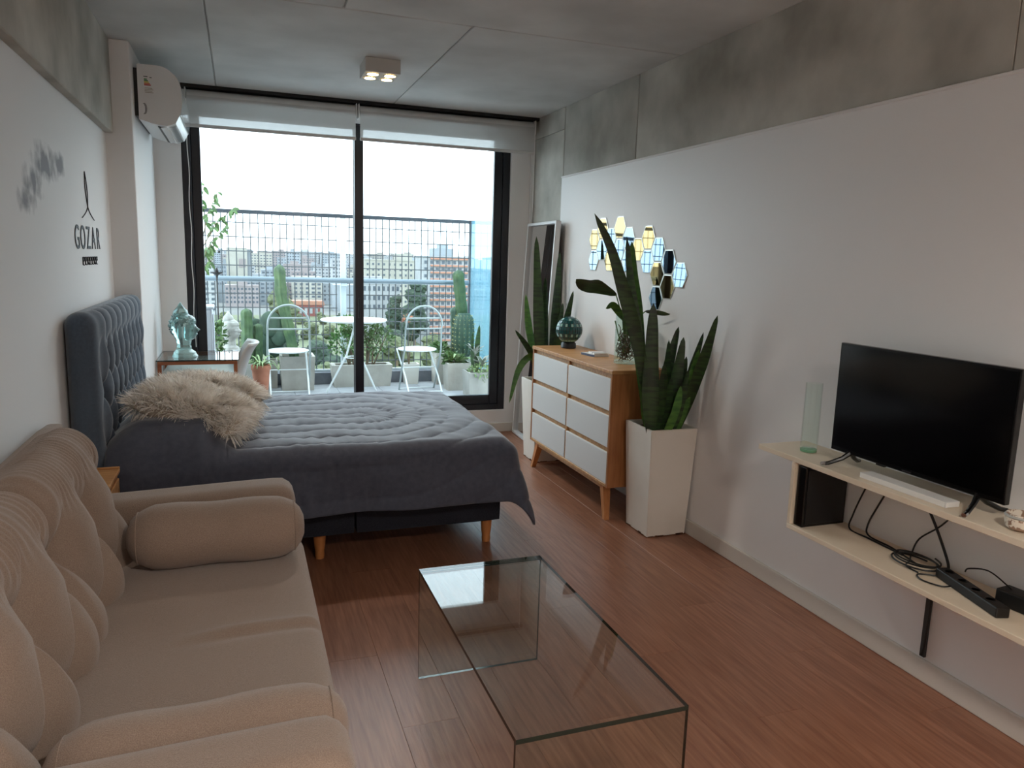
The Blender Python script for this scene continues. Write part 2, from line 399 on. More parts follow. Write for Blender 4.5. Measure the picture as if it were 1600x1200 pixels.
# ------------------------------------------------------------------ roller blinds
mesh('blind_track', box(BM(), -.36, XR - .004, 6.0, 6.1, 2.640, ZC - .0005), 'black_gap', label='black mounting track along the ceiling above both roller blinds', cat='track')
def blind(x0, x1, label):
    t = thing('roller_blind', label, 'blind', (0, 6.055, 0), group='roller blinds over the window')
    b = BM(); cyl(b, (x0 + .012, 0, 2.585), (x1 - .012, 0, 2.585), .048, n=28); mesh('fabric_roll', b, 'blind_bar', t, smooth=True)
    b = BM(); box(b, x0 + .012, x1 - .012, -.049, -.0475, 2.39, 2.585); mesh('fabric', b, 'blind_fabric', t)
    b = BM(); box(b, x0 + .01, x1 - .01, -.055, -.042, 2.368, 2.392, .004, 2); mesh('bottom_bar', b, 'blind_bar', t)
    for xx in (x0, x1 - .008):
        b = BM(); box(b, xx, xx + .008, -.05, .04, 2.53, 2.6395, .003, 1); mesh('bracket', b, 'cord_white', t)
    return t
bl = blind(-.335, .872, 'white roller blind over the window pane beside the air conditioner')
br = blind(.882, 2.335, 'white roller blind over the window pane beside the mirror')
b = BM(); pts = [(-.325 + .004 * math.sin(i * .9), -.062, 2.56 - i * .0588) for i in range(31)]; tube(b, pts, .0032, 6); mesh('bead_chain', b, 'cord_white', bl, smooth=True)
b = BM(); tube(b, [(2.322, -.062, 2.56), (2.322, -.062, 2.2), (2.320, -.062, 1.90)], .0035, 6); mesh('bead_chain', b, 'cord_white', br, smooth=True)
mesh('conduit', box(BM(), 2.334, 2.36, 6.085, 6.118, .08, 2.52, .004, 2), 'cord_white', label='white cable conduit running down the corner beside the mirror', cat='conduit')

# ------------------------------------------------------------------ air conditioner
ac = thing('air_conditioner', 'white split air conditioner mounted high on the column', 'air conditioner', (-.557, 5.1, 2.2))
prof = [(.022, .06), (.022, .37), (.13, .37)] + [(.13 + .125 * math.sin(a), .23 + .14 * math.cos(a)) for a in [i * PI / 16 for i in range(1, 9)]] + [(.258, .17), (.245, .10), (.22, .05), (.17, .03), (.09, .04)]
mesh('body', prism(BM(), prof, 'y', 0, .78), 'ac_white', ac, smooth=True)
fp = [(p[0] + .004, p[1]) for p in prof[6:13]] + [(.25, .096), (.238, .10)] + [(p[0] - .004, p[1]) for p in prof[6:13]][::-1]
mesh('front_panel', prism(BM(), fp, 'y', .006, .774), 'ac_gloss', ac, smooth=True)
b = BM(); prism(b, [(.135, .027), (.215, .044), (.215, .040), (.135, .023)], 'y', .05, .73); mesh('louver', b, 'ac_gloss', ac)
mesh('outlet_slot', prism(BM(), [(.118, .0335), (.132, .031), (.132, .027), (.118, .0295)], 'y', .05, .73), 'dark_plastic', ac)
mesh('mounting_plate', box(BM(), 0, .022, .02, .76, .08, .35), 'dark_plastic', ac)
st = mesh('energy_label', box(BM(), .05, .125, -.0015, 0, .20, .31), 'ac_white', ac, label='white energy label with coloured bars')
for i, (c, ln) in enumerate((('label_green', .016), ('label_green', .021), ('label_yellow', .026), ('label_orange', .031), ('label_red', .036))):
    mesh('bar', box(BM(), .058, .058 + ln, -.0025, -.0015, .284 - i * .008, .290 - i * .008), c, st)
for i in range(4): mesh('print_line', box(BM(), .060, .10 + .006 * (i % 2), -.0025, -.0015, .236 - i * .008, .2385 - i * .008), 'lamp_ring', st)
mesh('print_line', box(BM(), .056, .078, -.0025, -.0015, .300, .304), 'ink', st); mesh('print_line', box(BM(), .088, .10, -.0025, -.0015, .296, .300), 'ink', st)
b = BM()
for q in (0, 1): tube(b, [(.048 + .012 * math.sin(a) + q * .006, -.001, .12 + .03 * math.cos(a)) for a in [i * PI / 10 for i in range(11)]], .0012, 4)
mesh('handling_mark', b, 'ink', ac)

# ------------------------------------------------------------------ ceiling lamp (on)
def ceiling_lamp(x, y, label, energy):
    t = thing('ceiling_lamp', label, 'lamp', (x, y, ZC), group='square four spot ceiling lamps')
    b = BM(); box(b, -.105, .105, -.115, .115, -.082, -.0005, .002, 1); mesh('housing', b, 'lamp_white', t)
    for sx in (-1, 1):
        for sy in (-1, 1):
            c = (sx * .052, sy * .055, 0)
            b = BM(); lathe(b, [(.040, -.083), (.040, -.086), (.033, -.086), (.033, -.083)], 24, c, cap=False); rg = mesh('spot_ring', b, 'lamp_ring', t, smooth=True)
            b = BM(); lathe(b, [(.001, -.0845), (.033, -.0845), (.033, -.083), (.001, -.083)], 24, c); mesh('bulb', b, 'lamp_glow', rg)
    L = bpy.data.lights.new('lamp_light', 'SPOT'); L.energy = energy; L.color = (1., .93, .86); L.spot_size = 2.8; L.spot_blend = .8; L.shadow_soft_size = .09
    lo = bpy.data.objects.new('lamp_light', L); COL.objects.link(lo); lo.parent = t; lo.location = (0, 0, -.10)
    return t
ceiling_lamp(.837, 4.815, 'square white ceiling lamp with four lit warm spots near the window', 14)
ceiling_lamp(.837, -.55, 'square white ceiling lamp added out of view behind the camera to light the room', 50)  # added unseen lamp behind the camera, brightens the room

# ------------------------------------------------------------------ furniture
def wm(name, bm, m, parent, **k):            # part given in room coordinates
    return mesh(name, bm, m, parent, loc=tuple(-v for v in parent.location), **k)
def gbox(bm, x0, x1, y0, y1, z0, z1, thin):   # glass plate: faces across the thin axis clear, the cut edges dark
    n0 = set(bm.faces); box(bm, x0, x1, y0, y1, z0, z1)
    bm.normal_update()
    for f in bm.faces:
        if f not in n0: f.material_index = 0 if abs(f.normal[thin]) > .5 else 1
    return bm

# wall lettering
wt = thing('wall_lettering', 'dark painted word GOZAR with a thin crossed line emblem on the left wall', 'lettering', (XL + .0015, 4.27, 1.4))
for i, ch in enumerate('GOZAR'):
    me = text_mesh(ch, .158, .0012); me.materials.append(MATS['ink'])
    o = mesh('letter', me, None, wt, loc=(.0005, -.30 + i * .137, .095)); o.rotation_euler = (PI / 2, 0, PI / 2)
b = BM()
for s in (-1, 1):
    pts = [(.001, -.03 + .035 * t + s * .024 * math.sin(PI * t), .465 - .165 * t) for t in [i / 10 for i in range(11)]]
    pts += [(.001, .005 + s * (.02 + .14 * t) * t ** .7, .30 - .06 * t - .0 * t) for t in [i / 8 for i in range(1, 9)]]
    tube(b, pts, .0024, 5)
wm_ = mesh('emblem', b, 'ink', wt)
for i in range(7):
    b = BM(); y = -.20 + i * .058
    tube(b, [(.0008, y, .018), (.0008, y, .055), (.0008, y + .034, .055), (.0008, y + .034, .037), (.0008, y + .004, .036), (.0008, y + .034 * (i % 3) / 2, .019), (.0008, y + .036, .018)], .0028, 4)
    mesh('small_letter', b, 'ink', wt)

# ---- bed
bed = thing('bed', 'double bed with charcoal upholstered base and tufted blue grey headboard', 'bed', (.35, 4.3, 0))
for xa, xb in ((-.575, .505), (.509, 1.27)):
    b = BM(); roundbox(b, ((xa + xb) / 2, 4.29, .245), ((xb - xa) / 2, .685, .115), .012, (6, 6, 4)); wm('base_box', b, 'bed_base_fabric', bed, smooth=True)
b = BM(); roundbox(b, (.335, 4.29, .45), (.895, .66, .09), .05, (8, 8, 6)); wm('mattress', b, 'bed_base_fabric', bed, smooth=True)
for x in (-.45, .337, 1.21):
    for y in (3.665, 4.91):
        b = BM(); lathe(b, [(.021, 0), (.024, .02), (.022, .035), (.027, .07), (.031, .131)], 16, (x, y, 0)); wm('leg', b, 'oak_leg', bed, smooth=True)
HW, HZ = .16, .27
def hb_disp(p, n):
    y, z = p.y, p.z
    if n.x > .25:
        wgt = sstep(.72, .62, abs(y)) * sstep(-.5, -.4, z) * min(1, n.x * 1.3)
        P, Q = y / HW + z / HZ, y / HW - z / HZ
        c = min(abs(math.sin(PI * P)), abs(math.sin(PI * Q)))
        i, j = round(P), round(Q)
        yy, zz = HW * (i + j) / 2, HZ * (i - j) / 2
        d2 = (y - yy) ** 2 + (z - zz) ** 2
        h = .048 * (c ** .55) - .02 * math.exp(-d2 / .0011)
        if z > .46:                                     # pleats run straight over the top roll
            c2 = abs(math.sin(PI * (y / HW + .46 / HZ))) if False else abs(math.sin(PI * y / HW * 1.0 + PI * .5))
            t = sstep(.44, .53, z); h = h * (1 - t) + (.040 * c2 ** .5) * t
        p = p + n * (h - .02) * wgt
    return p
b = BM(); roundbox(b, (-.632, 4.255, .62), (.062, .755, .615), (.058, .06, .06), (8, 190, 130), hb_disp); wm('headboard', b, 'headboard_fabric', bed, smooth='all')

# duvet
DX0, DX1, DY0, DY1, DZ = -.57, 1.25, 3.585, 4.975, .588
def sd(a, b_):
    px = max(-.35, min(.62, a)); return math.hypot(a - px, b_ - 4.28)
def duvet_pt(u, v):
    a = DX0 + u * (DX1 + .33 - DX0); b_ = DY0 - .345 + v * (DY1 - DY0 + .69)
    ox = max(0., a - DX1); oy = -max(0., DY0 - b_) if b_ < DY0 else max(0., b_ - DY1)
    d = math.hypot(ox, oy); r = .075
    cx, cy = min(a, DX1), max(DY0, min(DY1, b_))
    th = min(d / r, PI / 2); out = r * math.sin(th); dz = r * (1 - math.cos(th)) + max(0., d - r * PI / 2)
    if d > 1e-6:
        wav = .10 + .035 * math.sin(a * 9 + 1) + .03 * math.sin(b_ * 8) + .12 * (min(ox, abs(oy)) / .33)
        out += wav * max(0., d - .04)
        x, y = cx + ox / d * out, cy + oy / d * out
    else: x, y = cx, cy
    z = DZ - dz
    # puffed channels between the stitched loops
    s = sd(a, b_); t = ((s - .05) / .155) % 1.0
    puff = .0125 * abs(math.sin(PI * t)) ** .38
    puff *= .35 + .65 * sstep(-.12, .02, a)
    ang = math.atan2(b_ - 4.28, a - max(-.35, min(.62, a)) + 1e-4)
    near = math.exp(-(min(t, 1 - t) / .22) ** 2)
    along = a if abs(a - max(-.35, min(.62, a))) < 1e-6 else ang * .35
    wr = .0085 * nz(along * 24, s * 6, 3) * (.35 + .65 * near) + .010 * nz(a * 5, b_ * 5, 1)
    big = .012 * nz(a * 2.1, b_ * 2.3, 7)
    h = puff + wr + big
    if d > 1e-6:
        k = sstep(0, .09, d); nx, ny = ox / d, oy / d
        x += nx * h * k; y += ny * h * k; z += h * (1 - k)
        hang = .018 * math.sin(along * 11 + 2 * nz(a * 2, b_ * 2)) * sstep(.08, .3, d); x += nx * hang; y += ny * hang
    else: z += h
    # pillows tucked under the head end
    e = sstep(-.02, -.20, a) * sstep(-.70, -.42, a)
    e2 = sstep(3.42, 3.66, b_) * sstep(5.1, 4.93, b_)
    dip = 1 - .55 * math.exp(-((b_ - 4.28) / .07) ** 2)
    z += .15 * e * e2 * dip
    if oy < 0: y -= .05 * e * sstep(0, .12, -oy)
    return (x, y, z)
b = BM(); surf(b, duvet_pt, 220, 230)
dv = wm('duvet_placeholder', b, 'duvet_fabric', bed, smooth='all'); dv.parent = None; dv.name = 'duvet'; dv.location = (0, 0, 0)
finish(dv, 'charcoal quilted duvet with stitched loops draped over the bed', 'duvet')
md = dv.modifiers.new('thickness', 'SOLIDIFY'); md.thickness = .014; md.offset = -1

# fluffy cushions
def fur_cushion(label, c, half, rot, seed, n):
    r = random.Random(seed)
    t = thing('fur_cushion', label, 'cushion', c, group='fluffy cushions on the bed')
    R = Matrix.Rotation(rot[2], 3, 'Z') @ Matrix.Rotation(rot[1], 3, 'Y') @ Matrix.Rotation(rot[0], 3, 'X')
    def prof(x, y):
        k = max(0., 1 - abs(x) ** 2.6) ** .5 * max(0., 1 - abs(y) ** 2.6) ** .5; return half[2] * k
    b = BM()
    for s in (-1, 1): surf(b, lambda u, v: R @ Vector((half[0] * (2 * u - 1), half[1] * (2 * v - 1), s * prof(2 * u - 1, 2 * v - 1))), 20, 16)
    bmesh.ops.remove_doubles(b, verts=b.verts, dist=.0005)
    mesh('cover', b, 'fur_base', t, smooth='all')
    b = BM()
    for i in range(n):
        x, y = r.uniform(-1, 1), r.uniform(-1, 1); s = 1 if r.random() < .8 else -1
        z = s * prof(x, y)
        e = .02
        nx = -s * (prof(x + e, y) - prof(x - e, y)) / (2 * e) / half[0] * s; ny = -(prof(x, y + e) - prof(x, y - e)) / (2 * e) / half[1]
        nrm = Vector((nx * s * s, ny, s)).normalized()
        if s < 0: nrm = Vector((nx, ny, -1)).normalized()
        p = Vector((half[0] * x, half[1] * y, z))
        # locks lie over in clumped directions
        cx, cy = round(x * 5) / 5, round(y * 4) / 4
        fl = Vector((nz(cx * 3 + seed, cy * 3, 1) * 1.6 + .55 * x, nz(cx * 3, cy * 3 + seed, 5) * 1.6 + .55 * y, 0)) + Vector((r.gauss(0, .25), r.gauss(0, .25), 0))
        d = (nrm * .75 + fl).normalized(); L = r.uniform(.045, .085)
        p, d, nrm = R @ p, R @ d, R @ nrm
        side = d.cross(nrm + Vector((r.gauss(0, .35), r.gauss(0, .35), r.gauss(0, .35)))).normalized() * r.uniform(.0014, .0028)
        pts = [p, p + d * L * .5 + Vector((0, 0, -.002)), p + d * L * .95 + R @ fl * .006 + Vector((0, 0, -.014))]
        a0, a1 = b.verts.new(pts[0] - side), b.verts.new(pts[0] + side); b0, b1 = b.verts.new(pts[1] - side * .9), b.verts.new(pts[1] + side * .9)
        tip = b.verts.new(pts[2])
        b.faces.new((a0, a1, b1, b0)); b.faces.new((b0, b1, tip))
    mesh('fur', b, 'fur_light', t, kind='stuff', fix=False, smooth='all')
    return t
fur_cushion('fluffy beige long haired cushion lying at the near side of the bed head', (-.215, 3.86, .745), (.245, .20, .075), (.10, .30, -.28), 3, 9000)
fur_cushion('fluffy beige long haired cushion lying behind the nearer fluffy cushion', (-.16, 4.36, .735), (.23, .21, .075), (-.05, .15, .2), 8, 7000)

# ---- narrow bedside table
ns = thing('nightstand', 'narrow oak nightstand between the sofa and the bed head', 'nightstand', (-.595, 3.285, 0))
b = BM(); box(b, -.09, .09, -.18, .18, .56, .578, .003, 1); mesh('top', b, 'oak', ns)
for q in ((-.09, .09, .168, .18), (-.09, .09, -.18, -.168)): mesh('rim', box(BM(), q[0], q[1], q[2], q[3], .578, .586, .002, 1), 'oak', ns)
mesh('body', box(BM(), -.085, .08, -.17, .17, .36, .56), 'oak_side', ns)
mesh('drawer', box(BM(), .08, .088, -.16, .16, .38, .54, .002, 1), 'oak', ns)
for sx in (-.07, .06):
    for sy in (-.15, .15): b = BM(); cyl(b, (sx, sy, 0), (sx, sy, .36), .012, .018, 10); mesh('leg', b, 'oak_leg', ns)

# ---- sofa
sofa = thing('sofa', 'beige upholstered two seat sofa with tufted back cushions', 'sofa', (-.25, 2.15, 0))
b = BM(); roundbox(b, (-.22, 2.15, .215), (.40, .90, .075), .02, (6, 8, 4)); wm('base', b, 'sofa_fabric', sofa, smooth=True)
def seat_disp(p, n):
    if n.z > .5:
        h = .012 * (1 - (p.y / .73) ** 2) * (1 - (p.x / .34) ** 2) + .004 * nz(p.x * 4, p.y * 4)
        h += .007 * math.exp(-((p.y + .03 - p.x * .12) / .018) ** 2) * sstep(-.1, .1, p.x) * 1.3 - .008 * math.exp(-((p.y + .065 - p.x * .12) / .02) ** 2) * sstep(-.1, .1, p.x)
        p = p + Vector((0, 0, h))
    return p
b = BM(); roundbox(b, (-.135, 2.147, .355), (.335, .728, .075), .045, (40, 90, 8), seat_disp); wm('seat_cushion', b, 'sofa_fabric', sofa, smooth='all')
for y in (1.315, 2.985):
    b = BM(); roundbox(b, (-.235, y, .375), (.415, .108, .23), (.06, .07, .07), (20, 14, 14), lambda p, n: p + Vector((0, 0, -.03 * (p.x + .4) / .8 if False else .012 * math.sin(p.x * 3)))); arm = wm('arm', b, 'sofa_fabric', sofa, smooth='all')
b = BM(); roundbox(b, (-.652, 2.15, .5), (.038, .93, .372), .03, (6, 14, 10)); wm('back_frame', b, 'sofa_fabric', sofa, smooth='all')
CW, CZ = .30, .52
def back_disp(p, n):
    y, z = p.y, p.z
    if n.x > 0:
        P, Q = (y) / CW + (z - .03) / CZ, (y) / CW - (z - .03) / CZ
        c = min(abs(math.sin(PI * P)), abs(math.sin(PI * Q)))
        i, j = round(P), round(Q); yy, zz = CW * (i + j) / 2, CZ * (i - j) / 2 + .03
        d2 = (y - yy) ** 2 + (z - zz) ** 2
        h = .060 * c ** .8 - .034 * math.exp(-d2 / .004)
        wg = min(1, n.x * 1.4) * (sstep(.21, .04, z) if z > 0 else sstep(-.275, -.22, z))
        p = p + n * (h * wg) + n * .035 * (1 - wg) * n.x
        p += n * .004 * nz(y * 30, z * 10) * math.exp(-d2 / .008)
    if z > .1:
        p = p + n * (.0034 * math.sin(y * 235 + 6 * nz(y * 6, z * 5)) * (.35 + abs(nz(y * 5, z * 4, 2))) * sstep(.08, .18, z))
    return p
tilt = Matrix.Rotation(-.24, 3, 'Y')
for y, sw in ((1.775, .352), (2.485, .352)):
    b = BM(); roundbox(b, (-.548, y, .645), (.085, sw, .262), (.08, .09, .11), (18, 180, 100), back_disp, tilt); cu = wm('back_cushion', b, 'sofa_fabric', sofa, smooth='all')
for x in (-.56, .10):
    for y in (1.32, 2.98): b = BM(); cyl(b, (x, y, 0), (x, y, .146), .016, .024, 12); wm('leg', b, 'oak_leg', sofa, smooth=True)
def bolster(y, z, label, tiltv, k=1.):
    t = thing('bolster_cushion', label, 'bolster', (-.095, y, z), group='bolsters on the sofa')
    b = BM(); n = 40
    prof = [(-.288, .001), (-.285, .035), (-.273, .063), (-.252, .086), (-.222, .101)] + [(-.2 + i * .04, .109 + .003 * math.sin(i)) for i in range(11)] + [(.222, .101), (.252, .086), (.273, .063), (.285, .035), (.288, .001)]
    tube(b, [(x, 0, tiltv * x) for x, r in prof], [r * k for x, r in prof], n)
    bo = mesh('cover', b, 'sofa_fabric', t, smooth='all')
    for s in (-1, 1):
        b = BM(); tube(b, [(s * .252, .0865 * k * math.cos(a), .0865 * k * math.sin(a) + tiltv * s * .252) for a in [2 * PI * i / 40 for i in range(41)]], .0022, 5, caps=False); mesh('piping', b, 'sofa_fabric', bo, smooth=True)
    return t
bolster(2.675, .540, 'beige bolster cushion against the far sofa arm', 0)
bolster(1.50, .502, 'beige bolster cushion against the near sofa arm', .03, .86)

# ---- glass coffee table
ct = thing('coffee_table', 'low clear glass coffee table with waterfall glass sides', 'coffee table', (.795, 1.955, 0))
mesh('glass_top', gbox(BM(), -.23, .23, -.5, .5, .403, .415, 2), ['table_top_glass', 'glass_edge'], ct)
for y in (-.5, .488): mesh('glass_side', gbox(BM(), -.23, .23, y, y + .012, .001, .4025, 1), ['table_glass', 'glass_edge'], ct)

# ---- chest of drawers
ch = thing('chest_of_drawers', 'oak chest with six white drawer fronts and splayed legs', 'chest of drawers', (1.98, 3.77, 0))
D, W = .352, 1.245
mesh('top', box(BM(), -.004, D, -.004, W + .004, .872, .895, .003, 2), 'oak', ch)
for y in (0, W - .02): mesh('side_panel', box(BM(), 0, D, y, y + .02, .2, .872, .002, 1), 'oak_side', ch)
mesh('bottom_panel', box(BM(), 0, D, .02, W - .02, .2, .22, .002, 1), 'oak', ch)
mesh('back_panel', box(BM(), D - .012, D, .02, W - .02, .22, .872), 'oak_side', ch)
mesh('divider', box(BM(), .006, D - .014, W / 2 - .009, W / 2 + .009, .22, .872), 'oak', ch)
for r in range(3):
    z0 = .222 + r * .2175
    for c in range(2):
        y0 = .022 + c * (W / 2 - .013); y1 = y0 + W / 2 - .031
        d = mesh('drawer', box(BM(), .002, .018, y0, y1, z0, z0 + .186, .0015, 1), 'drawer_white', ch)
        mesh('grip_rail', box(BM(), .020, .034, y0, y1, z0 + .180, z0 + .2165), 'oak', d, label='oak finger rail above the drawer')
        mesh('drawer_box', box(BM(), .034, .31, y0 + .01, y1 - .01, z0 + .01, z0 + .15), 'oak', d)
for (x, y, sx, sy) in ((.04, .10, -.02, -.07), (.04, W - .10, -.02, .07), (D - .05, .10, .02, -.07), (D - .05, W - .10, .02, .07)):
    b = BM()
    top = [(x + dx, y + dy, .2) for dx, dy in ((-.024, -.024), (.024, -.024), (.024, .024), (-.024, .024))]; bot = [(x + sx + dx, y + sy + dy, 0) for dx, dy in ((-.015, -.015), (.015, -.015), (.015, .015), (-.015, .015))]
    T = [b.verts.new(p) for p in top]; Bv = [b.verts.new(p) for p in bot]
    b.faces.new(T); b.faces.new(Bv[::-1])
    for k in range(4): b.faces.new((Bv[k], Bv[(k + 1) % 4], T[(k + 1) % 4], T[k]))
    mesh('leg', b, 'oak_leg', ch)
mesh('leg_rail', box(BM(), .02, .04, .12, W - .12, .172, .2), 'oak', ch)

# ---- leaves
def blade(b, ctrl, w, fold=.25, n=14, prof=None, face=None):
    """leaf strip along a polyline of control points (Catmull-like), width w"""
    C = [Vector(c) for c in ctrl]
    def at(t):
        k = t * (len(C) - 1); i = min(int(k), len(C) - 2); f = k - i
        p0, p1, p2, p3 = C[max(i - 1, 0)], C[i], C[i + 1], C[min(i + 2, len(C) - 1)]
        return .5 * ((2 * p1) + (p2 - p0) * f + (2 * p0 - 5 * p1 + 4 * p2 - p3) * f * f + (3 * p1 - p0 - 3 * p2 + p3) * f ** 3)
    rows = []
    for i in range(n + 1):
        t = i / n; p = at(t); d = (at(min(1, t + .02)) - at(max(0, t - .02))).normalized()
        f = Vector(face) if face else Vector((-.4, -1, 0))
        s = d.cross(f).normalized(); up = s.cross(d)
        ww = w * (prof(t) if prof else (min(1, .45 + t * 1.6) * max(0., 1 - t ** 3.2) ** .7)) * .5 + .0004
        s2 = s * (1 + .06 * math.sin(t * 14 + w * 90))
        th = .0022
        rows.append([b.verts.new(p - s2 * ww + up * ww * fold), b.verts.new(p + up * th - up * ww * .1), b.verts.new(p + s2 * ww + up * ww * fold), b.verts.new(p - up * th - up * ww * .1)])
    for A, B in zip(rows, rows[1:]):
        for k in range(4): b.faces.new((A[k], A[(k + 1) % 4], B[(k + 1) % 4], B[k]))
    return b
def planter_body(t, h, wb, wt_):
    b = BM(); a0, a1, ai = wb / 2, wt_ / 2, wt_ / 2 - .014
    rings = [[(-a0, -a0), (a0, -a0), (a0, a0), (-a0, a0)], [(-a1, -a1), (a1, -a1), (a1, a1), (-a1, a1)], [(-ai, -ai), (ai, -ai), (ai, ai), (-ai, ai)], [(-ai + .006, -ai + .006), (ai - .006, -ai + .006), (ai - .006, ai - .006), (-ai + .006, ai - .006)]]
    zs = (0.004, h, h, h - .05); V = [[b.verts.new((x, y, z)) for x, y in r] for r, z in zip(rings, zs)]
    b.faces.new(V[0][::-1]); b.faces.new(V[3])
    for A, B in zip(V, V[1:]):
        for k in range(4): b.faces.new((A[k], A[(k + 1) % 4], B[(k + 1) % 4], B[k]))
    es = [e for e in b.edges if abs(e.verts[0].co.z - e.verts[1].co.z) > .2]
    bmesh.ops.bevel(b, geom=es, offset=.003, segments=2, affect='EDGES')
    mesh('planter', b, 'planter_white', t)
    mesh('soil', box(BM(), -ai + .004, ai - .004, -ai + .004, ai - .004, h - .06, h - .028), 'soil', t)
    r = random.Random(int(h * 1000)); b = BM()
    for k in range(16):
        u = r.uniform(-a0, a0 - .02); l = r.uniform(.01, .05); z1 = r.uniform(.004, .011); e = a0 + .0022
        if k % 2: box(b, -e, -e + .003, u, min(u + l, a0), 0, z1)
        else: box(b, u, min(u + l, a0), -e, -e + .003, 0, z1)
    box(b, -a0 - .002, a0 + .002, -a0 - .002, a0 + .002, 0, .0045)
    mesh('rust_edge', b, 'rust', t, label='chipped rusty bottom edge')
p1 = thing('potted_snake_plant', 'tall dark snake plant in a tapered white planter beside the chest', 'potted plant', (2.205, 3.585, 0))
planter_body(p1, .615, .242, .292)
LV = [  # control points relative to room, width, material
 ([(2.13, 3.53, .57), (2.02, 3.5, .93), (1.95, 3.5, 1.17), (1.87, 3.5, 1.38), (1.79, 3.5, 1.58), (1.69, 3.5, 1.745)], .075, 'leaf_dark'),
 ([(2.14, 3.56, .57), (2.04, 3.52, .9), (1.985, 3.52, 1.12), (1.925, 3.52, 1.40), (1.89, 3.52, 1.64)], .068, 'leaf_dark'),
 ([(2.15, 3.62, .57), (2.07, 3.6, .92), (2.015, 3.6, 1.26), (1.985, 3.6, 1.45), (1.965, 3.6, 1.62)], .075, 'leaf_mid'),
 ([(2.09, 3.49, .57), (2.065, 3.48, .75), (2.05, 3.475, 1.05), (2.045, 3.475, 1.30)], .092, 'leaf_dark'),
 ([(2.22, 3.62, .57), (2.23, 3.61, .8), (2.23, 3.6, 1.09)], .06, 'leaf_dark'),
 ([(2.20, 3.64, .57), (2.25, 3.63, .9), (2.30, 3.62, 1.16)], .062, 'leaf_dark'),
 ([(2.23, 3.56, .57), (2.26, 3.55, .85), (2.285, 3.54, 1.11)], .07, 'leaf_dark'),
 ([(2.25, 3.52, .57), (2.28, 3.47, .86), (2.315, 3.40, 1.15)], .055, 'leaf_dark'),
 ([(2.26, 3.52, .57), (2.285, 3.42, .83), (2.30, 3.34, 1.05), (2.312, 3.28, 1.25)], .062, 'leaf_dark'),
 ([(2.24, 3.50, .57), (2.27, 3.44, .82), (2.295, 3.40, 1.06)], .06, 'leaf_mid'),
 ([(2.17, 3.50, .57), (2.17, 3.48, .72), (2.18, 3.47, .90)], .06, 'leaf_dark'),
 ([(2.10, 3.55, .57), (2.05, 3.53, .74), (2.02, 3.52, .94)], .03, 'leaf_mid'),
 ([(2.18, 3.66, .57), (2.17, 3.65, .85), (2.17, 3.64, 1.02)], .06, 'leaf_dark'),
 ([(2.21, 3.49, .57), (2.235, 3.45, .75), (2.25, 3.42, .95)], .05, 'leaf_dark'),
 ([(2.12, 3.50, .57), (2.13, 3.47, .8), (2.12, 3.45, .98)], .055, 'leaf_dark'), ([(2.29, 3.60, .57), (2.31, 3.58, .8), (2.325, 3.56, 1.0)], .05, 'leaf_dark'), ([(2.15, 3.46, .57), (2.19, 3.43, .72), (2.21, 3.42, .86)], .055, 'leaf_mid'),
]
for i, (c, wd, mm) in enumerate(LV):
    b = BM(); blade(b, [(x - 2.205, y - 3.585, z) for x, y, z in c], wd, face=(-.45 + .5 * math.sin(i * 2.1), -1, 0)); mesh('leaf', b, mm, p1, smooth=True)
p2 = thing('potted_snake_plant', 'snake plant in a tapered white planter half hidden behind the chest', 'potted plant', (2.16, 5.19, 0))
planter_body(p2, .615, .23, .285)
LV2 = [([(2.12, 5.16, .57), (2.08, 5.18, 1.1), (2.07, 5.25, 1.68)], .08, 'leaf_dark'), ([(2.2, 5.2, .57), (2.23, 5.22, 1.1), (2.25, 5.22, 1.57)], .075, 'leaf_dark'),
 ([(2.22, 5.16, .57), (2.27, 5.14, .95), (2.31, 5.08, 1.29)], .06, 'leaf_dark'), ([(2.12, 5.15, .57), (2.0, 5.1, .83), (1.87, 5.1, 1.0)], .05, 'leaf_dark'),
 ([(2.09, 5.13, .57), (2.02, 5.1, .80), (1.91, 5.1, .72), (1.84, 5.1, .46)], .055, 'leaf_mid'), ([(2.2, 5.13, .57), (2.21, 5.12, .9), (2.24, 5.1, 1.2)], .06, 'leaf_dark'),
 ([(2.16, 5.2, .57), (2.15, 5.22, 1.0), (2.15, 5.24, 1.38)], .065, 'leaf_dark'), ([(2.14, 5.22, .57), (2.05, 5.26, .95), (2.02, 5.30, 1.25)], .06, 'leaf_mid')]
for i, (c, wd, mm) in enumerate(LV2):
    b = BM(); blade(b, [(x - 2.16, y - 5.19, z) for x, y, z in c], wd, face=(-.45 + .5 * math.sin(i * 1.7), -1, 0)); mesh('leaf', b, mm, p2, smooth=True)

# ---- things on the chest
vs = thing('glass_vase', 'clear glass cylinder vase on the chest top', 'vase', (2.215, 4.06, .8955))
b = BM(); lathe(b, [(.070, 0), (.072, .004), (.070, .29), (.066, .29), (.066, .018), (.001, .016)], 32, cap=False); mesh('glass_body', b, 'vase_glass', vs, smooth=True)
b = BM(); lathe(b, [(.001, 0), (.071, 0), (.071, .012), (.001, .012)], 32, cap=False); mesh('base', b, 'vase_glass', vs, smooth=True)
pt = thing('pothos_cutting', 'rooted leafy cutting standing in the glass cylinder vase', 'plant', (2.215, 4.06, .912))
r = random.Random(5); b = BM()
for i in range(110):
    a, q = r.uniform(0, 6.28), r.uniform(.01, .058); z = r.uniform(.0, .14); p = Vector((q * math.cos(a), q * math.sin(a), z)); pts = [p]
    for k in range(4):
        p = p + Vector((r.uniform(-.02, .02), r.uniform(-.02, .02), r.uniform(-.005, .028))); l = math.hypot(p.x, p.y)
        if l > .06: p.x *= .06 / l; p.y *= .06 / l
        p.z = max(p.z, .002); pts.append(p.copy())
    tube(b, pts, .0025, 5)
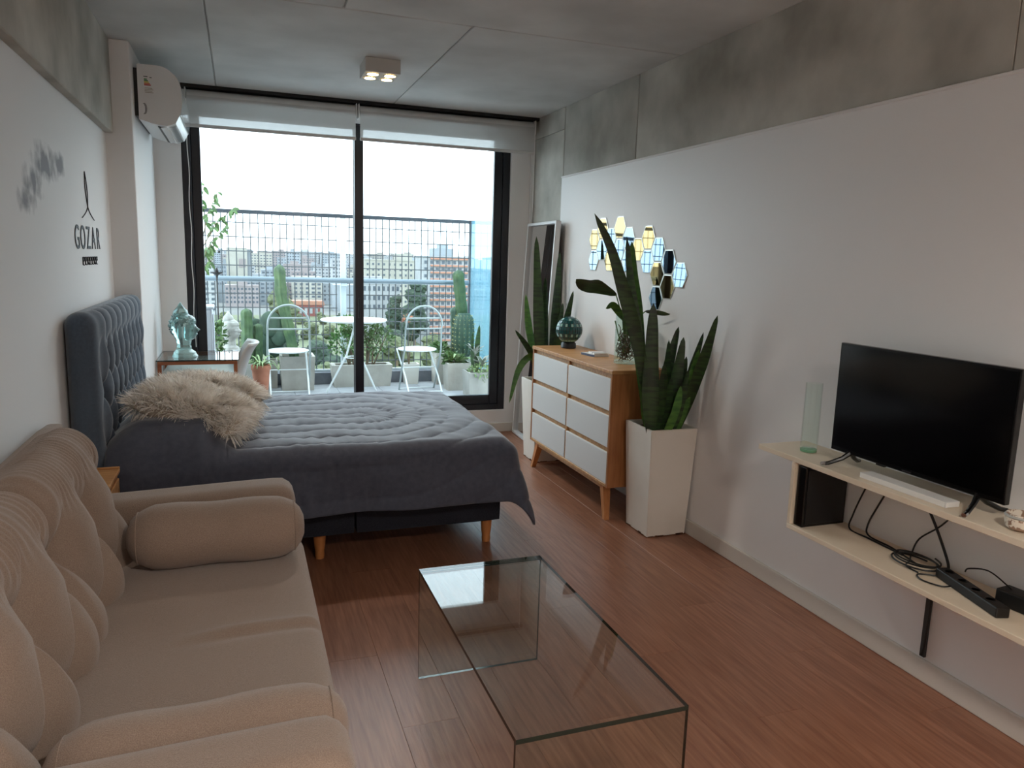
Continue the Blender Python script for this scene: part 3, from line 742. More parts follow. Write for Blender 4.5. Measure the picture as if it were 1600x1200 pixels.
mesh('roots', b, 'bark', pt, kind='stuff', smooth=True)
def pl(x, y, z): return (x - 2.215, y - 4.06, z - .912)
oval = lambda t: math.sin(PI * min(1, max(0, (t * .97 + .03)))) ** .8
for c, wd, mm, ps in (([pl(2.15, 4.1, 1.31), pl(2.02, 4.1, 1.36), pl(1.93, 4.08, 1.37), pl(1.86, 4.06, 1.40)], .10, 'leaf_dark', oval), ([pl(2.27, 3.95, 1.22), pl(2.29, 3.85, 1.225), pl(2.32, 3.75, 1.22)], .045, 'leaf_dark', oval),
                      ([pl(2.20, 4.03, 1.05), pl(2.19, 4.03, 1.2), pl(2.185, 4.02, 1.36)], .055, 'leaf_mid', oval), ([pl(2.23, 4.08, 1.1), pl(2.25, 4.1, 1.25), pl(2.27, 4.1, 1.42)], .05, 'leaf_dark', oval),
                      ([pl(2.20, 4.06, 1.15), pl(2.12, 4.07, 1.25), pl(2.06, 4.05, 1.23)], .05, 'leaf_mid', oval)):
    b = BM(); blade(b, c, wd, .2, 12, ps, face=(-.3, -.8, -.5)); mesh('leaf', b, mm, pt, smooth=True)
for c in ([pl(2.2, 4.05, .95), pl(2.19, 4.06, 1.15), pl(2.15, 4.1, 1.31)], [pl(2.23, 4.05, .95), pl(2.24, 4.02, 1.15), pl(2.27, 3.95, 1.22)], [pl(2.21, 4.05, .95), pl(2.2, 4.06, 1.15)], [pl(2.19, 4.04, .96), pl(2.14, 4.03, 1.08), pl(2.10, 4.0, 1.16)]):
    b = BM(); tube(b, c, .0035, 6); mesh('stem', b, 'leaf_mid', pt, smooth=True)

gl = thing('mosaic_globe', 'teal mosaic glass globe on a dark stand at the far end of the chest', 'ornament', (2.185, 4.85, .8955))
b = BM(); lathe(b, [(.05, 0), (.055, .005), (.052, .035), (.042, .045)], 28); mesh('stand', b, 'dark_plastic', gl, smooth=True)
b = BM(); bmesh.ops.create_uvsphere(b, u_segments=32, v_segments=20, radius=.0925, matrix=Matrix.Translation((0, 0, .13))); go = mesh('sphere', b, 'globe_grout', gl, smooth='all')
for row in range(1, 11):                                    # mosaic tiles
    a0, a1 = PI * (row - .0) / 12 + .02, PI * (row + 1) / 12 - .02; n = max(8, int(30 * math.sin((a0 + a1) / 2)))
    b1, b2 = BM(), BM()
    for k in range(n):
        t0, t1 = 2 * PI * k / n + .03, 2 * PI * (k + 1) / n - .03
        tgt = b2 if (row in (4, 7) and k % 2) or row == 2 and k % 3 == 0 or row == 9 else b1
        q = [(a0, t0), (a1, t0), (a1, t1), (a0, t1)]
        f = lambda R_: [tgt.verts.new((R_ * math.sin(a) * math.cos(t), R_ * math.sin(a) * math.sin(t), .13 + R_ * math.cos(a))) for a, t in q]
        A, B = f(.0915), f(.0955)
        tgt.faces.new(B)
        for j in range(4): tgt.faces.new((A[j], A[(j + 1) % 4], B[(j + 1) % 4], B[j]))
    if len(b1.faces): mesh('tile_row', b1, 'globe_teal', gl, kind='stuff')
    if len(b2.faces): mesh('tile_row', b2, 'globe_pale', gl, kind='stuff', label='pale mosaic tiles')
bk = thing('notebook', 'thin white notebook with dark blue edge lying on the chest', 'book', (2.19, 4.43, .8955), .15)
mesh('pages', box(BM(), -.055, .055, -.075, .075, .0015, .0125), 'book_white', bk)
for z in (0, .0127): mesh('cover', box(BM(), -.057, .059, -.077, .077, z, z + .0015), 'book_white', bk)
mesh('spine', box(BM(), -.0585, -.057, -.077, .077, 0, .0142), 'book_blue', bk)
bk2 = thing('notepad', 'small white notepad lying on top of the notebook', 'notepad', (2.20, 4.41, .9102), -.1)
mesh('pages', box(BM(), -.045, .05, -.055, .055, 0, .009, .001, 1), 'book_white', bk2)
mesh('band', box(BM(), -.0455, .0505, -.02, -.012, -.0001, .0095), 'book_blue', bk2)

# ---- leaning mirror
mi = thing('leaning_mirror', 'tall silver framed mirror leaning against the concrete', 'mirror', (2.232, 5.712, .003))
mi.rotation_euler = (0, math.atan2(.085, 1.80), -.055)
H, Wm = 1.805, .355
for n, q in (('frame_side', (-Wm, -Wm + .022, 0, H)), ('frame_side', (Wm - .022, Wm, 0, H)), ('frame_rail', (-Wm + .022, Wm - .022, 0, .022)), ('frame_rail', (-Wm + .022, Wm - .022, H - .022, H))):
    mesh(n, box(BM(), -.03, .012, q[0], q[1], q[2], q[3], .002, 1), 'frame_silver', mi)
mesh('mirror_glass', box(BM(), -.006, .004, -Wm + .02, Wm - .02, .02, H - .02), 'mirror', mi)
mesh('backing', box(BM(), .004, .010, -Wm + .02, Wm - .02, .02, H - .02), 'black_gap', mi)

# ---- hexagon mirror tiles
hexR = .0825
HX = [(0, 0, 'g'), (0, -1, 's'), (1, 0, 'g'), (1, -1, 's'), (2, 0, 's'), (2, -1, 'g'), (3, 0, 'g'), (3, -1, 's'), (4, 0, 's'), (4, -1, 's'), (5, -1, 'g'), (6, 0, 'g'), (6, -1, 's'), (7, -1, 's'), (7, -2, 'g'), (7, -3, 's'), (8, -1, 's'), (8, -2, 'g'), (9, -2, 's')]
hexmesh = {}
wordg = {'g': 'gold', 's': 'silver'}
tiltr = random.Random(11)
for k, rr, c in HX:
    y = 4.846 - .125 * k; z = 1.66 + .1443 * rr + (.0722 if k % 2 else 0)
    if c not in hexmesh:
        b = BM(); R = hexR - .0008; e = .006
        o_ = [(R * math.cos(PI / 3 * i), R * math.sin(PI / 3 * i)) for i in range(6)]
        A = [b.verts.new((0, p[0], p[1])) for p in o_]; B = [b.verts.new((-.0022, p[0], p[1])) for p in o_]; Cc = [b.verts.new((-.003, p[0] * (1 - e / R), p[1] * (1 - e / R))) for p in o_]
        b.faces.new(A[::-1]); f = b.faces.new(Cc); f.material_index = 0
        for P, Q in ((A, B), (B, Cc)):
            for i in range(6): ff = b.faces.new((P[i], P[(i + 1) % 6], Q[(i + 1) % 6], Q[i])); ff.material_index = 1
        o = mesh('hexagon_mirror', b, ['mirror_gold' if c == 'g' else 'mirror_blue', 'mirror_edge']); hexmesh[c] = o.data
    else: o = mesh('hexagon_mirror', hexmesh[c], None)
    o.location = (XR - .0125, y, z); o.rotation_euler = (0, tiltr.gauss(0, .010), tiltr.gauss(0, .012))
    o.location.x -= .0012
    rown = {0: 'top', -1: 'second', -2: 'third', -3: 'lowest'}[rr]
    ordn = ['first', 'second', 'third', 'fourth', 'fifth', 'sixth', 'seventh', 'eighth', 'ninth', 'tenth'][k]
    finish(o, f'{wordg[c]} hexagon wall mirror, {ordn} column from the window, {rown} in height', 'mirror', 'hexagon mirror cluster on the wall')

# ---- wall shelf, television
sh = thing('wall_shelf', 'cream floating wall unit with two long shelves under the television', 'shelf', (XR - .012, 1.7, 0))
mesh('upper_shelf', box(BM(), -.25, 0, -1.0, .915, .722, .744, .0015, 1), 'shelf_cream', sh)
mesh('lower_shelf', box(BM(), -.25, 0, -1.0, .70, .440, .460, .0015, 1), 'shelf_cream', sh)
mesh('end_panel', box(BM(), -.25, 0, .682, .70, .460, .722, .0015, 1), 'shelf_cream', sh)
mesh('end_panel', box(BM(), -.25, 0, -1.0, -.982, .460, .722, .0015, 1), 'shelf_cream', sh)
bb = thing('black_speaker_box', 'matte black flat box standing at the end of the lower shelf', 'box', (2.235, 2.36, .4605))
mesh('case', box(BM(), -.118, .10, -.03, .018, 0, .252, .004, 2), 'tv_black', bb); mesh('grille', box(BM(), -.105, .088, -.033, -.03, .012, .24, .002, 1), 'dark_plastic', bb)
tv = thing('television', 'black flat screen television standing on the upper shelf', 'television', (2.215, 1.938, .7445))
b = BM(); box(b, -.012, .012, -.366, .366, .05, .476, .003, 2); bo = mesh('case', b, 'tv_black', tv)
mesh('rear_bulge', box(BM(), .012, .045, -.26, .26, .08, .34, .012, 2), 'tv_black', tv)
mesh('screen', box(BM(), -.0135, -.012, -.357, .357, .067, .467), 'tv_screen', tv)
mesh('maker_mark', box(BM(), -.0132, -.012, -.02, .02, .055, .0595), 'chrome', tv, label='small silver maker mark')
mesh('sensor_tab', box(BM(), -.011, .004, .10, .14, .044, .051, .002, 1), 'tv_black', tv)
for y, s in ((.27, 1), (-.27, -1)):
    b = BM()
    for x1 in (-.105, .085): tube(b, [(0, y, .058), (x1 * .3, y + s * .012, .032), (x1 * .75, y + s * .03, .012), (x1, y + s * .04, .008)], [.012, .009, .008, .007], 8)
    f = mesh('foot', b, 'tv_black', tv, smooth=True)
    b = BM(); tube(b, [(-.106, y + s * .0404, .0085), (-.088, y + s * .034, .0105)], .0078, 8); mesh('tip', b, 'chrome', f)
sb = thing('white_media_box', 'long flat white box lying on the shelf under the television', 'box', (2.165, 1.90, .7445))
mesh('case', box(BM(), -.028, .03, -.18, .18, 0, .02, .002, 2), 'book_white', sb); mesh('end_cap', box(BM(), -.0285, .0305, -.186, -.18, .001, .0195, .001, 1), 'cord_white', sb)
b = BM(); lathe(b, [(.034, 0), (.035, .02), (.034, .29), (.0315, .29), (.0315, .022), (.001, .02)], 28, cap=False)
gv = thing('tall_glass_vase', 'tall narrow pale green glass vase standing on the wall shelf', 'vase', (2.225, 2.45, .7445)); mesh('glass_body', b, 'green_glass', gv, smooth=True)
b = BM(); lathe(b, [(.001, .001), (.0325, .001), (.0335, .012), (.001, .016)], 28, cap=False); mesh('thick_base', b, 'green_glass_base', gv, smooth=True)
bw = thing('patterned_bowl', 'small brown and cream patterned bowl at the shelf edge', 'bowl', (2.19, 1.50, .7445))
b = BM(); lathe(b, [(.03, 0), (.042, .008), (.047, .03), (.043, .05), (.038, .05), (.040, .03), (.03, .012), (.001, .01)], 28, cap=False); mesh('body', b, 'bowl_ceramic', bw, smooth=True)
b = BM(); lathe(b, [(.045, .038), (.049, .042), (.046, .047), (.043, .047)], 28, cap=False); mesh('rim', b, 'stone_white', bw, smooth=True)
# cables
def cable(label, pts, rad=.0035):
    b = BM(); C = [Vector(p) for p in pts]; out = []
    for i in range(len(C) - 1):
        p0, p1, p2, p3 = C[max(i - 1, 0)], C[i], C[i + 1], C[min(i + 2, len(C) - 1)]
        for k in range(6):
            f = k / 6; out.append(.5 * ((2 * p1) + (p2 - p0) * f + (2 * p0 - 5 * p1 + 4 * p2 - p3) * f * f + (3 * p1 - p0 - 3 * p2 + p3) * f ** 3))
    out.append(C[-1]); tube(b, out, rad, 6)
    return mesh('cable', b, 'cable_black', label=label, cat='cable', smooth=True, group='cables on the lower shelf')
zl = .4645
cable('black cable hanging down beside the black box', [(2.335, 2.20, .715), (2.33, 2.24, .62), (2.32, 2.27, .52), (2.30, 2.26, zl), (2.29, 2.15, zl), (2.28, 1.98, zl)])
cable('black cable slanting down from the upper shelf toward the black box', [(2.335, 2.10, .718), (2.335, 2.16, .60), (2.33, 2.20, .50), (2.31, 2.17, zl + .002), (2.30, 2.05, zl), (2.26, 1.9, zl)])
cable('thick black cable crossing in an X down to the power strip', [(2.335, 1.99, .718), (2.33, 1.90, .60), (2.31, 1.82, .50), (2.27, 1.78, zl + .012), (2.25, 1.74, zl + .02)], .005)
cable('thin black cable crossing the thick cable and ending in the coil', [(2.335, 1.80, .718), (2.335, 1.88, .61), (2.33, 1.96, .53), (2.30, 1.96, .475), (2.26, 1.93, zl), (2.21, 1.90, zl), (2.20, 1.84, zl)], .003)
coil = [(2.255 + .055 * math.cos(a) * (1 + .12 * math.sin(a * .37)), 1.90 + .085 * math.sin(a) * (1 + .1 * math.cos(a * .3)), zl + .0045 + .0012 * a) for a in [i * .5 for i in range(38)]]
cable('black cable coiled in loops on the lower shelf', coil, .0032)
cable('thin black cable looping over the power strip', [(2.27, 1.72, zl + .045), (2.26, 1.70, .53), (2.27, 1.64, .545), (2.28, 1.58, .52), (2.28, 1.56, zl + .045)], .0026)
cable('thin black cable looped near the shelf front edge', [(2.24, 1.80, zl), (2.19, 1.83, zl), (2.16, 1.79, zl), (2.18, 1.73, zl), (2.22, 1.72, zl)], .0026)
ps = thing('power_strip', 'long black power strip lying slanted on the lower shelf', 'power strip', (2.215, 1.655, .4605), -.30)
mesh('case', box(BM(), -.022, .022, -.16, .15, 0, .034, .004, 2), 'cable_black', ps)
for i in range(4): b = BM(); lathe(b, [(.017, .034), (.017, .0355), (.013, .0355), (.013, .034)], 16, (0, -.10 + i * .07, 0)); mesh('socket', b, 'dark_plastic', ps)
ad = thing('power_adapter', 'black power adapter brick beside the power strip', 'adapter', (2.285, 1.54, .4605), .1)
mesh('case', box(BM(), -.034, .034, -.055, .055, 0, .052, .005, 2), 'cable_black', ad); mesh('plug_face', box(BM(), -.025, .025, -.058, -.055, .008, .044), 'dark_plastic', ad)
cd = thing('cable_duct', 'dark cable duct on the wall below the lower shelf', 'cable duct', (XR - .012, 1.90, 0))
mesh('duct', box(BM(), -.012, 0, -.011, .011, .092, .4395, .002, 1), 'conduit_dark', cd); b = BM(); tube(b, [(-.016, -.012, .43), (-.017, -.018, .28), (-.016, -.010, .13), (-.016, -.002, .10)], .004, 6); mesh('cord', b, 'cable_black', cd)

# ---- desk with glass top, glass Buddha, white chair
dk = thing('desk', 'small wood framed desk with a glass top beside the window', 'desk', (-.29, 5.80, 0))
mesh('glass_top', gbox(BM(), -.262, .262, -.27, .27, .752, .760, 2), ['desk_glass', 'glass_edge'], dk)
for n, q in (('rail', (-.255, .255, -.265, -.24, .727, .752)), ('rail', (-.255, .255, .24, .265, .727, .752)), ('rail', (-.255, -.23, -.24, .24, .727, .752)), ('rail', (.23, .255, -.24, .24, .727, .752))):
    mesh(n, box(BM(), q[0], q[1], q[2], q[3], q[4], q[5], .002, 1), 'desk_wood', dk)
for x in (-.255, .23):
    for y in (-.265, .24): mesh('leg', box(BM(), x, x + .025, y, y + .025, 0, .727, .002, 1), 'desk_wood', dk)
mesh('inner_tray', box(BM(), -.23, .23, -.24, .24, .655, .665), 'desk_white', dk)
mesh('back_board', box(BM(), -.23, .23, .22, .235, .665, .727), 'desk_white', dk)

def buddha(name, label, loc, rotz, sc, mm, spikes):
    t = thing(name, label, 'statue', loc, rotz)
    zs = [0, .03, .06, .10, .125, .15, .18, .20, .22, .24, .26, .28, .30, .32, .335, .345]
    fr = [.10, .085, .055, .05, .055, .088, .096, .092, .10, .096, .088, .092, .088, .070, .045, .01]
    bk = [.09, .08, .06, .055, .06, .07, .085, .095, .10, .105, .105, .10, .092, .075, .05, .01]
    wd = [.10, .09, .058, .052, .058, .066, .074, .080, .083, .085, .085, .083, .078, .064, .042, .01]
    b = BM(); n = 40
    def ip(A, z):
        for i in range(len(zs) - 1):
            if zs[i] <= z <= zs[i + 1]:
                f = (z - zs[i]) / (zs[i + 1] - zs[i]); f = f * f * (3 - 2 * f); return A[i] * (1 - f) + A[i + 1] * f
        return A[-1]
    def pt(u, v):
        z = v * .345; a = 2 * PI * u; ca, sa = math.cos(a), math.sin(a)
        x = (ip(fr, z) if ca > 0 else ip(bk, z)) * ca; y = ip(wd, z) * sa
        x += .030 * math.exp(-(a if a < PI else a - 2 * PI) ** 2 / .03) * math.exp(-((z - .213) / .018) ** 2)      # nose
        x += .010 * math.exp(-(a if a < PI else a - 2 * PI) ** 2 / .09) * math.exp(-((z - .178) / .007) ** 2)      # lips
        for s in (-1, 1): x -= .010 * math.exp(-(((a if a < PI else a - 2 * PI) - s * .42) / .2) ** 2) * math.exp(-((z - .235) / .013) ** 2)
        hair = sstep(.255, .27, z + .11 * max(0., -ca))
        k = 1 + hair * .045 * math.sin(a * 16) * math.sin(z * 260)
        return (x * k * sc, y * k * sc, z * sc)
    surf(b, pt, n, 70, True); mesh('head', b, mm, t, smooth='all')
    b = BM(); lathe(b, [(.056 * sc, .30 * sc), (.060 * sc, .335 * sc), (.05 * sc, .365 * sc), (.028 * sc, .39 * sc), (.008 * sc, .42 * sc), (.001, .43 * sc)], 20, (-.018 * sc, 0, 0), rfun=lambda u, z: 1 + .06 * math.sin(u * 2 * PI * 10)); mesh('topknot', b, mm, t, smooth='all')
    for s in (-1, 1):
        b = BM(); roundbox(b, (-.005 * sc, s * .083 * sc, .20 * sc), (.016 * sc, .008 * sc, .05 * sc), .008 * sc, (4, 4, 6)); mesh('ear', b, mm, t, smooth=True)
    if spikes:
        b = BM()
        for i in range(70):
            a = rnd.uniform(PI * .42, PI * 1.58); z = rnd.uniform(.17 if abs(a - PI) < .9 else .25, .335); q = ip(bk, z) if math.cos(a) < 0 else ip(fr, z)
            p = Vector((q * math.cos(a), ip(wd, z) * math.sin(a), z)) * sc; d = Vector((math.cos(a), math.sin(a), .5)).normalized()
            cyl(b, p - d * .004, p + d * .012 * sc, .010 * sc, .004 * sc, 6)
        mesh('hair_curls', b, mm, t, kind='stuff', smooth=True)
    return t
buddha('buddha_head', 'translucent turquoise glass Buddha head on the desk', (-.385, 5.74, .7605), -.25, .89, 'teal_glass', True)

wc = thing('desk_chair', 'white moulded chair pushed up beside the glass desk', 'chair', (-.20, 5.80, 0), PI)
def shell(u, v):
    s = -.20 + .40 * v                                   # across
    if u < .45:
        t = u / .45; x = .21 - .38 * t; z = .45 - .03 * math.sin(PI * t * .8)
    else:
        t = (u - .45) / .55; x = -.17 - .03 * t - .10 * t * t - .05 * max(0, t - .8); z = .43 + .44 * t - .10 * max(0, t - .9)
    e = abs(2 * v - 1); z2 = z + (.05 * e ** 3 if u < .5 else 0); x2 = x + (.07 * e ** 2.5 if u > .4 else 0)
    wv = 1 - .12 * max(0, u - .6) / .4
    return (x2, s * wv, z2)
b = BM(); surf(b, shell, 30, 16); so = mesh('shell', b, 'chair_white', wc, smooth='all'); md = so.modifiers.new('thick', 'SOLIDIFY'); md.thickness = .014
for x in (-.16, .17):
    for s in (-1, 1): b = BM(); cyl(b, (x * .6, s * .10, .42), (x * 1.15, s * .2, 0), .014, .011, 10); mesh('leg', b, 'chair_white', wc, smooth=True)
b = BM(); box(b, -.12, .12, -.12, .12, .405, .42, .004, 1); mesh('seat_mount', b, 'chair_white', wc)

# ------------------------------------------------------------------ terrace
TZ = .08
tf = mesh('terrace_floor', box(BM(), -1.3, 2.75, YW + .2, 8.62, TZ - .3, TZ - .008), 'cement_pot_dark', kind='structure')
tm = None
for i in range(9):
    for j in range(5):
        x0, y0 = -1.3 + i * .45, YW + .2 + j * .46
        if tm is None: o = mesh('tile', box(BM(), .002, .448, .002, .458, -.008, 0, .001, 1), 'terrace_tile', tf, loc=(x0, y0, TZ)); tm = o.data
        else: mesh('tile', tm, None, tf, loc=(x0, y0, TZ))
mesh('trim_1', box(BM(), -1.3, 2.75, 8.42, 8.62, TZ, TZ + .13, .006, 2), 'terrace_curb', kind='structure')
rl = thing('terrace_railing', 'metal terrace railing with wire mesh and a round handrail', 'railing', (1.1, 8.52, TZ))
RX0, RX1 = -2.2, 1.42
mesh('top_rail', box(BM(), RX0, RX1, -.02, .02, 1.82, 1.86, .003, 1), 'rail_dark', rl)
b = BM(); cyl(b, (RX0, -.075, 1.145), (RX1 - .02, -.075, 1.145), .028, n=16); mesh('handrail', b, 'rail_grey', rl, smooth=True)
mesh('corner_post', box(BM(), RX1 - .0, RX1 + .06, -.03, .03, .131, 1.86, .003, 1), 'rail_dark', rl)
mesh('middle_post', box(BM(), -.055, .005, -.015, .03, .131, 1.82, .003, 1), 'rail_pale', rl)
mesh('middle_post', box(BM(), -1.95, -1.89, -.015, .03, .131, 1.82, .003, 1), 'rail_pale', rl)
for x in (-.06, -1.955): mesh('clamp', box(BM(), x, x + .07, -.08, -.016, 1.08, 1.17, .006, 1), 'rail_pale', rl)
mesh('bottom_rail', box(BM(), RX0, RX1, -.015, .015, .131, .155, .002, 1), 'rail_pale', rl)
b = BM(); x = RX0 + .04; i = 0
while x < RX1 - .01:
    if not (-.10 < x < .02): tube(b, [(x + .003 * math.sin(i * 1.7), 0, .155), (x, 0, 1.0), (x + .004 * math.sin(i * 2.3), 0, 1.82)], .0058, 4, caps=False)
    x += .0735; i += 1
for k in range(11): tube(b, [(RX0, .004, .25 + k * .148), (-.09, .004, .25 + k * .148 - .004)], .0055, 4, caps=False); tube(b, [(.012, .004, .245 + k * .148), (RX1, .004, .245 + k * .148 - .004)], .0055, 4, caps=False)
mesh('wire_mesh', b, 'wire', rl, kind='stuff')
sg = thing('glass_screen', 'frosted blue glass screen at the side of the terrace', 'screen', (2.53, 8.47, TZ))
mesh('glass_panel', box(BM(), .0, .012, -.80, 0, .03, 1.85), 'side_glass', sg)
mesh('post', box(BM(), -.015, .03, -.845, -.80, 0, 1.87, .003, 1), 'rail_dark', sg)
mesh('bottom_channel', box(BM(), -.012, .024, -.80, 0, 0, .03), 'rail_dark', sg)

def bistro_chair(label, loc, rotz):
    t = thing('folding_chair', label, 'chair', loc, rotz, 'white folding bistro chairs on the terrace')
    b = BM(); pts = [(-.20, -.03, .0)] + [(-.205, .10, .30), (-.205, .16, .45), (-.20, .18, .68)] + [(-.20 * math.cos(a), .20, .72 + .20 * math.sin(a)) for a in [PI * i / 14 for i in range(15)]] + [(.20, .18, .68), (.205, .16, .45), (.205, .10, .30), (.20, -.03, 0)]
    tube(b, pts, .010, 8); mesh('back_frame', b, 'bistro_grey', t, smooth=True)
    for z in (.68, .79): b = BM(); tube(b, [(-.195, .19, z), (.195, .19, z)], .008, 8); mesh('back_bar', b, 'bistro_grey', t)
    b = BM(); lathe(b, [(.001, .43), (.20, .43), (.208, .436), (.208, .444), (.198, .447), (.001, .44)], 32, (0, -.02, 0), cap=False); mesh('seat', b, 'bistro_white', t, smooth=True)
    for s in (-1, 1): b = BM(); tube(b, [(s * .185, -.16, .43), (s * .185, .14, .16), (s * .185, .26, 0)], .009, 8); mesh('leg', b, 'bistro_white', t, smooth=True)
    for y, z in ((.25, .012), (.04, .25), (-.03, .012)): b = BM(); tube(b, [(-.195, y, z), (.195, y, z)], .006, 6); mesh('stretcher', b, 'bistro_white', t)
    return t
bistro_chair('white folding bistro chair in front of the tall cactus planter', (.44, 7.93, TZ), PI)
bistro_chair('white folding bistro chair beside the small white flowerpot', (1.79, 7.93, TZ), PI + .12)
tb = thing('bistro_table', 'round white folding bistro table between the two chairs', 'table', (1.09, 7.80, TZ))
b = BM(); lathe(b, [(.001, .755), (.325, .755), (.335, .765), (.335, .772), (.325, .776), (.001, .776)], 40, cap=False); mesh('tabletop', b, 'bistro_white', tb, smooth=True)
for a in (.6, 2.7, 4.75): b = BM(); tube(b, [(.02 * math.cos(a + PI), .02 * math.sin(a + PI), .755), (.08 * math.cos(a), .08 * math.sin(a), .40), (.30 * math.cos(a), .24 * math.sin(a), 0)], .010, 8); mesh('leg', b, 'bistro_white', tb, smooth=True)
b = BM(); tube(b, [(.09 * math.cos(a), .09 * math.sin(a), .38) for a in [2 * PI * i / 20 for i in range(21)]], .006, 6, caps=False); mesh('leg_ring', b, 'bistro_white', tb)

def pot_box(t, w, d, h, m='cement_pot', taper=.92):
    b = BM(); V = []
    for (k, z) in ((taper, 0), (1, h), (.86, h), (.84, h - .05)):
        V.append([b.verts.new((sx * w / 2 * k, sy * d / 2 * k if k > .9 else sy * (d / 2 - w * .07), z)) for sx, sy in ((-1, -1), (1, -1), (1, 1), (-1, 1))])
    b.faces.new(V[0][::-1]); b.faces.new(V[3])
    for A, B in zip(V, V[1:]):
        for k in range(4): b.faces.new((A[k], A[(k + 1) % 4], B[(k + 1) % 4], B[k]))
    mesh('pot', b, m, t)
    mesh('soil', box(BM(), -w * .40, w * .40, -d / 2 + w * .09, d / 2 - w * .09, h - .06, h - .035), 'soil', t)
def cactus_col(t, pts, r, ribs=8, m='cactus', name='stem'):
    P = [Vector(p) for p in pts]; out = []; rad = []
    n = 26
    for i in range(n + 1):
        k = i / n * (len(P) - 1); j = min(int(k), len(P) - 2); f = k - j; out.append(P[j].lerp(P[j + 1], f))
        tt = i / n; rad.append(r * min(1, .8 + tt) * math.sqrt(max(.0, 1 - max(0, (tt - .9) / .1) ** 2)) + .001 + r * .05 * math.sin(i * 1.1))
    b = BM(); tube(b, out, rad, ribs * 4, ribs=ribs, rd=.13)
    return mesh(name, b, m, t, smooth='all')
def leafball(t, c, rad, n, size, m, seed, name='foliage', flat=1.):
    r = random.Random(seed); b = BM()
    for i in range(n):
        v = Vector((r.gauss(0, 1), r.gauss(0, 1), r.gauss(0, 1))).normalized() * r.uniform(.35, 1) ** .6
        p = Vector((c[0] + v.x * rad[0], c[1] + v.y * rad[1], c[2] + v.z * rad[2])); d = (v + Vector((r.gauss(0, .5), r.gauss(0, .5), r.gauss(0, .5) + .2))).normalized()
        s = d.cross(Vector((r.gauss(0, 1), r.gauss(0, 1), r.gauss(0, 1)))).normalized(); L = size * r.uniform(.6, 1.25)
        q = [p, p + d * L * .5 + s * L * .26, p + d * L, p + d * L * .5 - s * L * .26]
        b.faces.new([b.verts.new(x) for x in q])
    return mesh(name, b, m, t, kind='stuff', fix=False)
def branches(t, c0, tips, r, name='branch', m='bark'):
    for tp in tips:
        mid = [(c0[i] + tp[i]) / 2 + (rnd.uniform(-.03, .03) if i < 2 else .02) for i in range(3)]
        b = BM(); tube(b, [c0, mid, tp], [r, r * .7, r * .35], 6); mesh(name, b, m, t, smooth=True)
def rosette(t, c, n, L, w, m, up=.7, seed=1, droop=0.):
    r = random.Random(seed)
    for i in range(n):
        a = 2 * PI * i / n * 1.0 + r.uniform(-.25, .25); e = up * r.uniform(.5, 1.2); d = Vector((math.cos(a), math.sin(a), 0)); l = L * r.uniform(.7, 1.1)
        p = [Vector(c), Vector(c) + d * l * .35 + Vector((0, 0, l * e * .5)), Vector(c) + d * l * .75 + Vector((0, 0, l * (e * .75 - droop * .3))), Vector(c) + d * l + Vector((0, 0, l * (e * .85 - droop)))]
        b = BM(); blade(b, p, w, .3, 8, lambda t_: max(0., 1 - t_ ** 2) ** .6, face=(d.y, -d.x, .01) if False else (-d.x * .3, -d.y * .3, 1)); mesh('leaf', b, m, t, smooth=True)

c1 = thing('potted_cactus', 'tall single cactus in a square cement planter behind a folding chair', 'cactus', (.545, 8.22, TZ))
pot_box(c1, .35, .35, .36); cactus_col(c1, [(-.02, 0, .31), (-.10, 0, .75), (-.15, 0, 1.0), (-.16, 0, 1.31)], .058, 6, 'cactus')
c2 = thing('potted_prickly_pear', 'prickly pear cactus with round pads in a cement pot', 'cactus', (.27, 8.325, TZ)); pot_box(c2, .16, .16, .30, 'cement_pot')
for (x, z, rr, ry) in ((.03, .46, .13, .2), (.02, .68, .12, -.3), (-.13, .62, .10, .4), (.10, .55, .09, -.5)):
    b = BM(); bmesh.ops.create_uvsphere(b, u_segments=20, v_segments=14, radius=1, matrix=Matrix.Translation((x, .02 * ry * 5, z)) @ Matrix.Rotation(ry, 4, 'Z') @ Matrix.Diagonal((rr, .03, rr * 1.15, 1))); mesh('pad', b, 'cactus_dark', c2, smooth='all')
c3 = thing('potted_cactus', 'two stemmed column cactus beside the stone Buddha head', 'cactus', (.05, 8.12, TZ)); pot_box(c3, .24, .24, .30, 'cement_pot_dark')
cactus_col(c3, [(0, 0, .25), (.0, 0, .86)], .05, 7); cactus_col(c3, [(.10, .05, .25), (.11, .05, .70)], .042, 7)
sp = thing('potted_spider_plant', 'spider plant in a terracotta pot beside the white desk chair', 'potted plant', (.165, 7.60, TZ))
b = BM(); lathe(b, [(.055, 0), (.085, .30), (.092, .30), (.092, .345), (.078, .345), (.074, .30), (.001, .30)], 24, cap=False); mesh('pot', b, 'terracotta', sp, smooth=True)
rosette(sp, (0, 0, .31), 20, .20, .018, 'leaf_pale', .9, 4, .55)
js = thing('planted_jade_bush', 'leafy jade bushes in a long cement trough behind the bistro table', 'potted plant', (1.235, 8.29, TZ)); pot_box(js, .66, .24, .24)
for i, (x, z, s) in enumerate(((-.20, .48, .15), (-.12, .66, .11), (.20, .50, .16), (.10, .62, .12))):
    branches(js, (x * .6, 0, .19), [(x, 0, z), (x - .07, .03, z + .03), (x + .07, -.03, z + .05)], .011)
    leafball(js, (x, 0, z), (s, s * .7, s), 420, .042, 'leaf_bright' if i > 1 else 'leaf_mid', 20 + i)
wp = thing('small_flowerpot', 'small square white flowerpot with a thin pink flowering succulent', 'potted plant', (1.80, 8.33, TZ)); pot_box(wp, .17, .15, .23, 'planter_white', .84)
